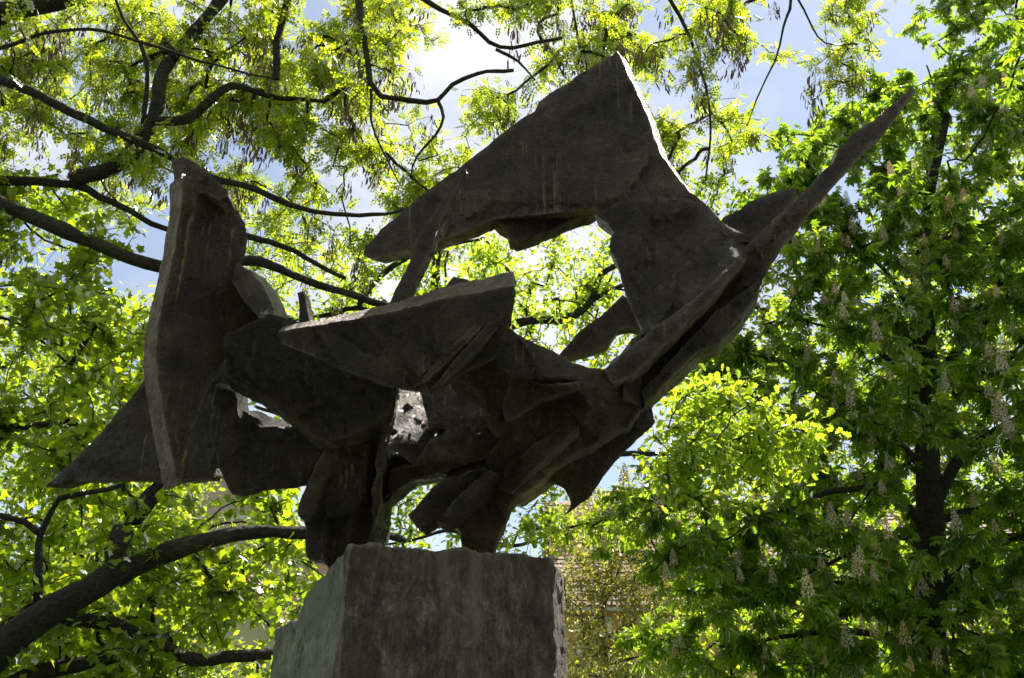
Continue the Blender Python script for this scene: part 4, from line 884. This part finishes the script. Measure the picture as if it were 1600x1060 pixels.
def tree(name, label, foot, trunk, limbs, key, bark, tpl, mat, spray=0.55, tips_per=8, leaves_per=11, leaf=0.09, r0=0.0035,
         droop=.35, spread=.7, flat=.7, leaf_spread=.16, sag=0.0, n_parts=300, flatten=.75, group=None):
    root = empty(name, foot); tag(root, label, 'tree', group)
    nodes = []
    tp, ra, rb = trunk
    pts = smooth_path(tp); s = np.linspace(0, 1, len(pts))
    tube_obj('trunk', [(pts, ra + (rb - ra) * s)], M[bark], root, 14, .035); nodes.append(pts)
    for lp, ra, rb in limbs:
        pts = smooth_path(lp, .12); s = np.linspace(0, 1, len(pts))
        pts = pts + np.cumsum(RNG.standard_normal(pts.shape) * .006, axis=0)
        kn = np.array([1 + .16 * mnoise.noise(Vector(p * 2.2)) + .12 * mnoise.noise(Vector(p * 6.0)) for p in pts])
        tube_obj('limb', [(pts, (ra + (rb - ra) * s) * kn)], M[bark], root, 12, .06); nodes.append(pts)
    nodes = np.concatenate(nodes)
    cl = clumps(key)
    tips = []
    for c in cl:
        m = RNG.poisson(tips_per) + 1
        d = RNG.standard_normal((m, 3)); d /= np.linalg.norm(d, axis=1)[:, None]
        d *= (RNG.random(m) ** .45)[:, None] * spray * RNG.uniform(.7, 1.25); d[:, 2] *= flatten
        tips.append(c + d)
    tips = np.concatenate(tips)
    A, par, load, kids, tip_idx, base = grow(nodes, tips, sag)
    tw = tube_obj('twigs', twig_paths(A, par, load, kids, base, r0), M[bark], root, 5)
    tag(tw, kind='stuff')
    pos, out = [], []
    for k, i in tip_idx:
        m = RNG.poisson(leaves_per)
        chain = [i]
        while par[chain[-1]] >= 0 and len(chain) < 5: chain.append(par[chain[-1]])
        c = A[chain]; d = c[0] - c[-1]; d /= np.linalg.norm(d) + 1e-9
        w = c[RNG.integers(0, len(chain), m)]
        o = RNG.standard_normal((m, 3)); o /= np.linalg.norm(o, axis=1)[:, None] + 1e-9
        pos.append(w + o * RNG.random((m, 1)) * leaf_spread); out.append(o * .8 + d * .5)
    pos, out = np.concatenate(pos), np.concatenate(out)
    fr, pos = leaf_frames(pos, out, leaf, droop, spread, flat)
    foliage(root, fr, pos, tpl, M[mat], n_parts)
    return root, A, tip_idx, par

def pt(*uvY): return [at(*p) for p in uvY]

# --- maple leaning in from the left
tree('maple_tree', 'leaning maple with heavy mossy limbs at lower left', (-6.6, 8.3, 0),
     ([(-6.6, 8.3, -.3), (-6.3, 8.25, .5), (-5.8, 8.1, 1.25)] + pt((-60,1068,8),(0,1012,8),(90,948,8),(150,917,8),(184,890,8.1)), .22, .105),
     [(pt((184,890,8.1),(180,862,8.1),(192,832,8.15),(225,795,8.2),(257,755,8.25),(290,690,8.4),(340,640,8.6),(420,615,9),(480,560,9.4)), .092, .03),
      (pt((180,905,8.1),(240,868,8.1),(330,838,8.1),(400,829,8.2),(475,830,8.3),(560,825,8.6),(620,840,9)), .088, .03),
      (pt((-20,1010,8.1),(60,955,8.4),(115,972,8.4),(180,980,8.4),(240,1005,8.4),(300,1034,8.4),(350,1028,8.4),(425,1018,8.5),(520,1000,8.8)), .07, .045),
      (pt((-20,1085,8.2),(60,1050,8.4),(130,1038,8.4),(200,1018,8.4),(262,1000,8.4)), .075, .05),
      (pt((62,958,8.3),(57,900,8.2),(57,850,8.2),(62,830,8.2),(76,800,8.2),(92,780,8.2),(136,771,8.2),(195,757,8.2)), .04, .018),
      (pt((-60,800,8.2),(0,808,8.2),(35,818,8.2),(59,834,8.2)), .02, .03),
      (pt((-260,900,9),(-200,650,9),(-120,480,9.2),(0,330,9.5)), .1, .03),
      (pt((-200,650,9),(-60,660,9.2),(40,668,9.4),(110,660,9.6)), .07, .03),
      (pt((-150,520,9),(0,495,9.2),(60,530,9.2),(110,570,9.3),(130,610,9.4)), .022, .012),
      (pt((-260,1000,8.6),(-260,900,9)), .14, .1)],
     'maple', 'bark', MAPLE, 'maple', spray=.64, tips_per=14, leaves_per=15, leaf=.092, r0=.0042, droop=.35)

# --- black locust reaching over from the left and above, hung with last year's pods
LOC, LA, Ltips, Lpar = tree('locust_tree', 'old black locust with brown seed pods reaching over the sculpture', (-8.2, 9.6, 0),
     ([(-8.2, 9.6, -.3), (-8.1, 9.6, 2.0), (-7.9, 9.5, 4.2), (-7.6, 9.3, 6.2), (-6.9, 9.1, 8.0), (-5.9, 9.0, 9.6)], .34, .14),
     [(pt((-470,180,9.3),(-250,235,8.8),(-100,280,8.6),(0,318,8.5),(60,343,8.5),(130,374,8.5),(230,414,8.7),(310,412,8.9),(385,407,9),(460,440,9.2),(540,465,9.4),(590,480,9.5),(650,470,9.8)), .13, .03),
      (pt((300,412,8.9),(345,380,9),(385,367,9.1),(450,385,9.3),(500,410,9.5),(548,434,9.7)), .045, .02),
      (pt((-420,20,9.2),(-200,60,9),(0,125,8.8),(90,165,8.8),(180,205,8.8),(260,240,8.9),(320,270,9),(400,290,9.1),(450,312,9.2),(520,326,9.3),(600,325,9.5),(660,310,9.8)), .085, .018),
      (pt((-450,200,9.3),(-150,262,9.2),(0,275,9.2),(110,283,9.2),(150,300,9.2),(190,318,9.2),(235,345,9.2),(280,360,9.4)), .1, .03),
      (pt((110,283,9.2),(170,262,9.2),(208,232,9.2),(238,175,9.2),(250,110,9.3),(290,62,9.4),(345,0,9.5),(400,-70,9.5),(520,-170,9.4),(640,-260,9)), .085, .05),
      (pt((232,190,9.2),(290,188,9.2),(320,165,9.2),(360,135,9.3),(420,152,9.4),(500,160,9.6)), .065, .02),
      (pt((225,200,9.2),(228,140,9.0),(225,80,9.0),(190,20,9),(170,-50,9)), .03, .015),
      (pt((-120,110,8),(0,76,8),(75,51,8),(160,52,8),(250,78,8),(330,103,8.1),(430,128,8.2)), .024, .010),
      (pt((520,-170,9.4),(545,-60,9.2),(556,0,9.1),(565,60,9.0),(574,128,9.0),(590,147,9),(640,154,9),(682,156,9),(705,133,9),(745,117,9),(800,112,9.2)), .06, .018),
      (pt((682,156,9),(694,185,9),(680,215,9),(650,245,9.1),(640,275,9.1)), .022, .008),
      (pt((578,140,9),(578,190,9),(600,245,9),(622,288,9)), .018, .007),
      (pt((600,-130,9.2),(640,-30,9),(672,8,8.9),(730,40,8.9),(775,76,8.9),(830,70,8.9),(870,62,9)), .045, .018),
      (pt((775,76,8.9),(810,95,8.9),(835,125,8.9)), .02, .008),
      (pt((640,-260,9),(850,-200,9),(1000,-120,9),(1150,-80,9.2),(1235,-20,9.2),(1228,40,9.2),(1215,95,9.2),(1190,150,9.3),(1175,190,9.3)), .05, .006),
      (pt((1235,-20,9.2),(1262,30,9.2),(1290,70,9.2),(1340,72,9.3)), .014, .006),
      (pt((1000,-120,9),(1040,-20,9.2),(1090,80,9.5),(1110,180,9.8),(1100,280,10)), .03, .01),
      (pt((850,-200,9),(880,-60,9),(890,20,9.2),(905,80,9.4)), .03, .012),
      (pt((-420,-60,9),(-150,25,8.8),(0,16,8.8),(80,6,8.8),(150,-20,8.8),(260,-120,8.8)), .13, .09),
      ([(-7.6, 9.3, 6.2), (-6.2, 8.8, 7.2)] + pt((-420,20,9.2)), .12, .085),
      ([(-6.9, 9.1, 8.0)] + pt((-420,-60,9)), .13, .13),
      ([(-7.9, 9.5, 4.2)] + pt((-470,180,9.3)), .15, .13)],
     'robinia', 'bark', ROBINIA, 'robinia', spray=.62, tips_per=21, leaves_per=13, leaf=.145, r0=.0042, droop=.45, spread=.7, leaf_spread=.12)

def pod_mesh(seed):
    r = np.random.default_rng(seed); V, Fc = [], []
    for _ in range(r.integers(14, 22)):
        L, W = r.uniform(.055, .085), r.uniform(.006, .008)
        o = np.array([r.normal(0, .045), r.normal(0, .045), -r.uniform(0, .20)])
        a = r.uniform(0, 2 * math.pi); ax = np.array([math.cos(a), math.sin(a), 0]); nr = np.array([-ax[1], ax[0], 0])
        lean = np.array([r.normal(0, .18), r.normal(0, .18), -1]); k = len(V)
        for s, w in ((0, .25), (.2, 1), (.75, 1), (1, .1)):
            c = o + lean * L * s + nr * .012 * math.sin(s * 3)
            V += [c + ax * W * w + nr * .0012, c - ax * W * w + nr * .0012, c - ax * W * w - nr * .0012, c + ax * W * w - nr * .0012]
        for j in range(3):
            b = k + 4 * j
            for e in range(4): Fc.append((b + e, b + (e + 1) % 4, b + 4 + (e + 1) % 4, b + 4 + e))
        V += [o + np.array([.001, 0, 0]), o - np.array([.001, 0, 0]), np.array([-.001, 0, .03]), np.array([.001, 0, .03])]
        Fc.append((len(V) - 4, len(V) - 3, len(V) - 2, len(V) - 1))
    me = bpy.data.meshes.new('seed_pod_cluster'); me.from_pydata([tuple(v) for v in V], [], Fc); me.materials.append(M['pod']); me.update()
    return me
PODS = [pod_mesh(i) for i in range(5)]
def hang(root, pts, meshes, name, smin, smax, tilt=.12):
    inv = Matrix.Translation(-root.location)
    for i, p in enumerate(pts):
        o = bpy.data.objects.new(name, meshes[i % len(meshes)]); o.parent = root; o.matrix_parent_inverse = inv
        o.location = p; s = random.uniform(smin, smax); o.scale = (s, s, s * random.uniform(.9, 1.2))
        o.rotation_euler = (random.gauss(0, tilt), random.gauss(0, tilt), random.uniform(0, 6.28)); col.objects.link(o)
tp = LA[[i for _, i in Ltips]]
vis, dep = in_view(tp)
cand = np.where(vis)[0]
w = np.array([.5 + mnoise.noise(Vector(tp[i] * .9)) * 1.6 for i in cand]); w = np.clip(w, 0.02, 1)
pick = RNG.choice(cand, size=min(300, len(cand)), replace=False, p=w / w.sum())
tow = EYE - tp[pick]; tow /= np.linalg.norm(tow, axis=1)[:, None]
hang(LOC, tp[pick] - np.array([0, 0, .06]) + tow * .14, PODS, 'seed_pod_cluster', 1.0, 1.6)

# --- oak behind the sculpture, one sunlit bough to the right
tree('oak_tree', 'oak behind the sculpture with a sunlit bough reaching right', (at(742,1060,12)[0], 12, 0),
     ([(at(742,1060,12)[0], 12, -.3)] + pt((744,1060,12),(742,900,12),(738,760,12),(730,640,12),(715,560,12.2),(690,480,12.4),(680,420,12.6),(700,330,12.8)), .2, .05),
     [(pt((715,560,12.2),(640,520,12.2),(560,480,12.2),(520,490,12.2),(440,500,12.3)), .07, .02),
      (pt((560,480,12.2),(590,438,12.3),(640,402,12.4),(705,384,12.5),(760,374,12.6)), .05, .02),
      (pt((715,560,12.2),(805,506,12),(880,497,12),(920,470,12),(938,425,12),(975,406,12),(1060,380,12.4),(1100,340,12.8)), .07, .02),
      (pt((900,488,12),(950,458,12.1),(1010,440,12.3),(1120,470,12.4),(1200,480,12.6)), .04, .015),
      (pt((740,770,12),(860,722,10.8),(970,709,9.2),(1045,715,8.5),(1110,705,8.3),(1180,680,8.2),(1230,675,8.1)), .06, .012),
      (pt((1060,713,8.4),(1100,670,8.3),(1140,640,8.2)), .02, .008),
      (pt((740,830,12),(800,855,11.6),(870,832,11.4),(920,820,11.4)), .03, .01),
      (pt((740,850,12),(700,830,11.8),(640,845,11.8),(560,850,11.8)), .025, .01),
      (pt((800,855,11.6),(825,800,11.5),(840,780,11.5)), .015, .007),
      (pt((738,760,12),(600,720,12.2),(480,660,12.3),(400,630,12.3)), .06, .02)],
     'oak', 'bark', OAK, 'oak', spray=.6, tips_per=17, leaves_per=16, leaf=.09, droop=.2)

# --- horse chestnut in flower at right
CH, CA, Ctips, Cpar = tree('horse_chestnut_tree', 'horse chestnut in bloom with cream flower candles at right', (at(1457,1060,12)[0], 12, 0),
     ([(at(1460,1060,12)[0] + .05, 12, -.3)] + pt((1458,1060,12),(1456,950,12),(1456,860,12),(1452,780,12),(1448,680,12.1),(1450,560,12.2),(1442,440,12.3),(1450,320,12.4),(1480,180,12.5)), .24, .05),
     [(pt((1456,800,12),(1490,728,11.9),(1530,692,11.8),(1600,648,11.6),(1700,600,11.4)), .085, .03),
      (pt((1456,940,12),(1500,900,11.8),(1550,855,11.6),(1600,838,11.4),(1720,820,11.2)), .09, .03),
      (pt((1458,815,12),(1530,792,12.2),(1600,785,12.4),(1700,790,12.6)), .05, .02),
      (pt((1450,840,12),(1415,790,11.8),(1370,765,11.6),(1300,770,11.3),(1220,800,11),(1120,850,10.8)), .055, .012),
      (pt((1450,870,12),(1410,845,11.7),(1360,850,11.4),(1300,880,11.2),(1200,930,11)), .04, .012),
      (pt((1448,960,12),(1400,915,12.2),(1340,905,12.4),(1240,925,12.5),(1100,960,12.4)), .05, .012),
      (pt((1448,1020,12),(1360,990,11.4),(1250,990,11),(1120,1010,10.8)), .05, .015),
      (pt((1450,740,12),(1400,690,12),(1330,660,11.8),(1240,650,11.6),(1130,630,11.6)), .06, .012),
      (pt((1448,640,12.1),(1400,570,12),(1330,520,11.8),(1250,500,11.6)), .05, .012),
      (pt((1446,560,12.2),(1400,450,12.2),(1330,370,12),(1260,320,11.9)), .045, .012),
      (pt((1442,440,12.3),(1500,340,12.3),(1560,240,12.2),(1600,120,12),(1640,30,12)), .05, .015),
      (pt((1450,600,12.2),(1520,520,12),(1600,440,11.8),(1720,380,11.6)), .06, .02),
      (pt((1442,400,12.3),(1400,300,12.4),(1340,240,12.4),(1270,220,12.5)), .035, .01),
      (pt((1470,220,12.5),(1460,140,12.4),(1450,100,12.3)), .025, .01)],
     'chestnut', 'bark', CHESTNUT, 'chestnut', spray=.72, tips_per=14, leaves_per=11, leaf=.132, r0=.0042, droop=.55, spread=.5, flat=.35, leaf_spread=.14, sag=.05, flatten=.85)

def candle_mesh(seed):
    r = np.random.default_rng(seed); V, Fc = [], []
    H = .20
    for k in range(70):
        t = (k + r.random()) / 70; R = .045 * (1 - t) ** .7 + .006
        a = k * 2.399; c = np.array([R * math.cos(a), R * math.sin(a), t * H + .03]) + r.normal(0, .004, 3)
        n = np.array([math.cos(a), math.sin(a), .35]); s = .011 * (1.15 - .55 * t)
        for q in range(2):
            e1 = np.cross(n, r.normal(0, 1, 3)); e1 /= np.linalg.norm(e1) + 1e-9; e2 = np.cross(n, e1); e2 /= np.linalg.norm(e2)
            b = len(V); d = n * s * .5 * q
            V += [c + d + e1 * s, c + d + e2 * s + n * s * .6, c + d - e1 * s, c + d - e2 * s + n * s * .6]; Fc.append((b, b + 1, b + 2, b + 3))
    b = len(V); w = .004
    V += [np.array(p) for p in ((-w, 0, -.03), (w, 0, -.03), (w * .5, 0, H + .03), (-w * .5, 0, H + .03), (0, -w, -.03), (0, w, -.03), (0, w * .5, H + .03), (0, -w * .5, H + .03))]
    Fc += [(b, b + 1, b + 2, b + 3), (b + 4, b + 5, b + 6, b + 7)]
    me = bpy.data.meshes.new('flower_candle'); me.from_pydata([tuple(v) for v in V], [], Fc); me.materials.append(M['blossom']); me.update()
    return me
CND = [candle_mesh(i) for i in range(4)]
tp = CA[[i for _, i in Ctips]]
vis, dep = in_view(tp)
cand = np.where(vis & (dep < np.quantile(dep[vis], .6)))[0]
pick = RNG.choice(cand, size=min(300, len(cand)), replace=False)
tow = EYE - tp[pick]; tow /= np.linalg.norm(tow, axis=1)[:, None]
hang(CH, tp[pick] + np.array([0, 0, .03]) + tow * .2, CND, 'flower_candle', .6, 1.05, .06)

# --- small tree just coming into leaf before the ochre house
tree('young_tree', 'small tree in pale yellow-green leaf right of the pedestal', (at(945,1060,20)[0], 20, 0),
     ([(at(945,1060,20)[0], 20, -.2)] + pt((945,1060,20),(942,1000,20),(940,950,20),(950,905,20),(965,860,20)), .12, .05),
     [(pt((940,955,20),(965,900,20),(975,850,20),(985,790,20)), .05, .02), (pt((942,1000,20),(900,960,20),(885,930,20)), .04, .015),
      (pt((942,1000,20),(990,970,20),(1040,930,20)), .04, .015), (pt((944,1040,20),(990,1030,20),(1040,1020,20)), .035, .012)],
     'young', 'bark_grey', SMALL, 'young', spray=.8, tips_per=20, leaves_per=22, leaf=.085, droop=.1, leaf_spread=.2)

# --- trees farther back
def far_tree(label, key, tu, Y, top):
    f = at(tu, 1060, Y)
    tree('background_tree', label, (f[0], Y, 0),
         ([(f[0], Y, -.3), (f[0] + .1, Y, 2.5), tuple(at(tu, (1060 + top) / 2 + 60, Y)), tuple(at(tu + 10, top + 80, Y))], .3, .06),
         [(pt((tu, 900, Y),(tu - 90, 820, Y),(tu - 190, 760, Y)), .12, .03), (pt((tu, 880, Y),(tu + 80, 790, Y),(tu + 150, 740, Y)), .12, .03),
          (pt((tu, 760, Y),(tu - 70, 660, Y),(tu - 140, 600, Y)), .09, .02), (pt((tu, 740, Y),(tu + 70, 650, Y),(tu + 110, 580, Y)), .09, .02)],
         key, 'bark', SMALL, 'far', spray=1.25, tips_per=12, leaves_per=15, leaf=.20, r0=.006, droop=.2, leaf_spread=.4, n_parts=60, group='trees farther back')
far_tree('background tree filling the far left edge behind the maple', 'fara', -130, 24.5, 430)
far_tree('background tree beside the beige gabled house at left', 'farb', 160, 25.5, 480)
far_tree('background tree glowing green behind the left half of the chestnut', 'farc', 1230, 22.5, 520)
far_tree('background tree behind the chestnut trunk at far right', 'fard', 1640, 23.5, 400)

def near_tree(label, key, x, y):  # unseen trees, added to keep skylight off the sculpture's camera side
    tree('added_shade_tree', label, (x, y, 0), ([(x, y, -.3), (x + .1, y, 3), (x, y + .2, 6), (x - .2, y, 9)], .3, .1),
         [([(x, y, 3), (x - 2, y, 5), (x - 4, y + .5, 6)], .1, .03), ([(x, y, 3.5), (x + 2, y, 5), (x + 4.5, y + .5, 6.5)], .1, .03)],
         key, 'bark', SMALL, 'far', spray=1.5, tips_per=8, leaves_per=9, leaf=.5, r0=.006, leaf_spread=.6, n_parts=0, group='shade trees added behind the viewpoint')
near_tree('unseen shade tree added behind the viewpoint to the left, outside the picture', 'viewa', -6.5, -7.5)
near_tree('unseen shade tree added behind the viewpoint to the right, outside the picture', 'viewb', 6.5, -8)
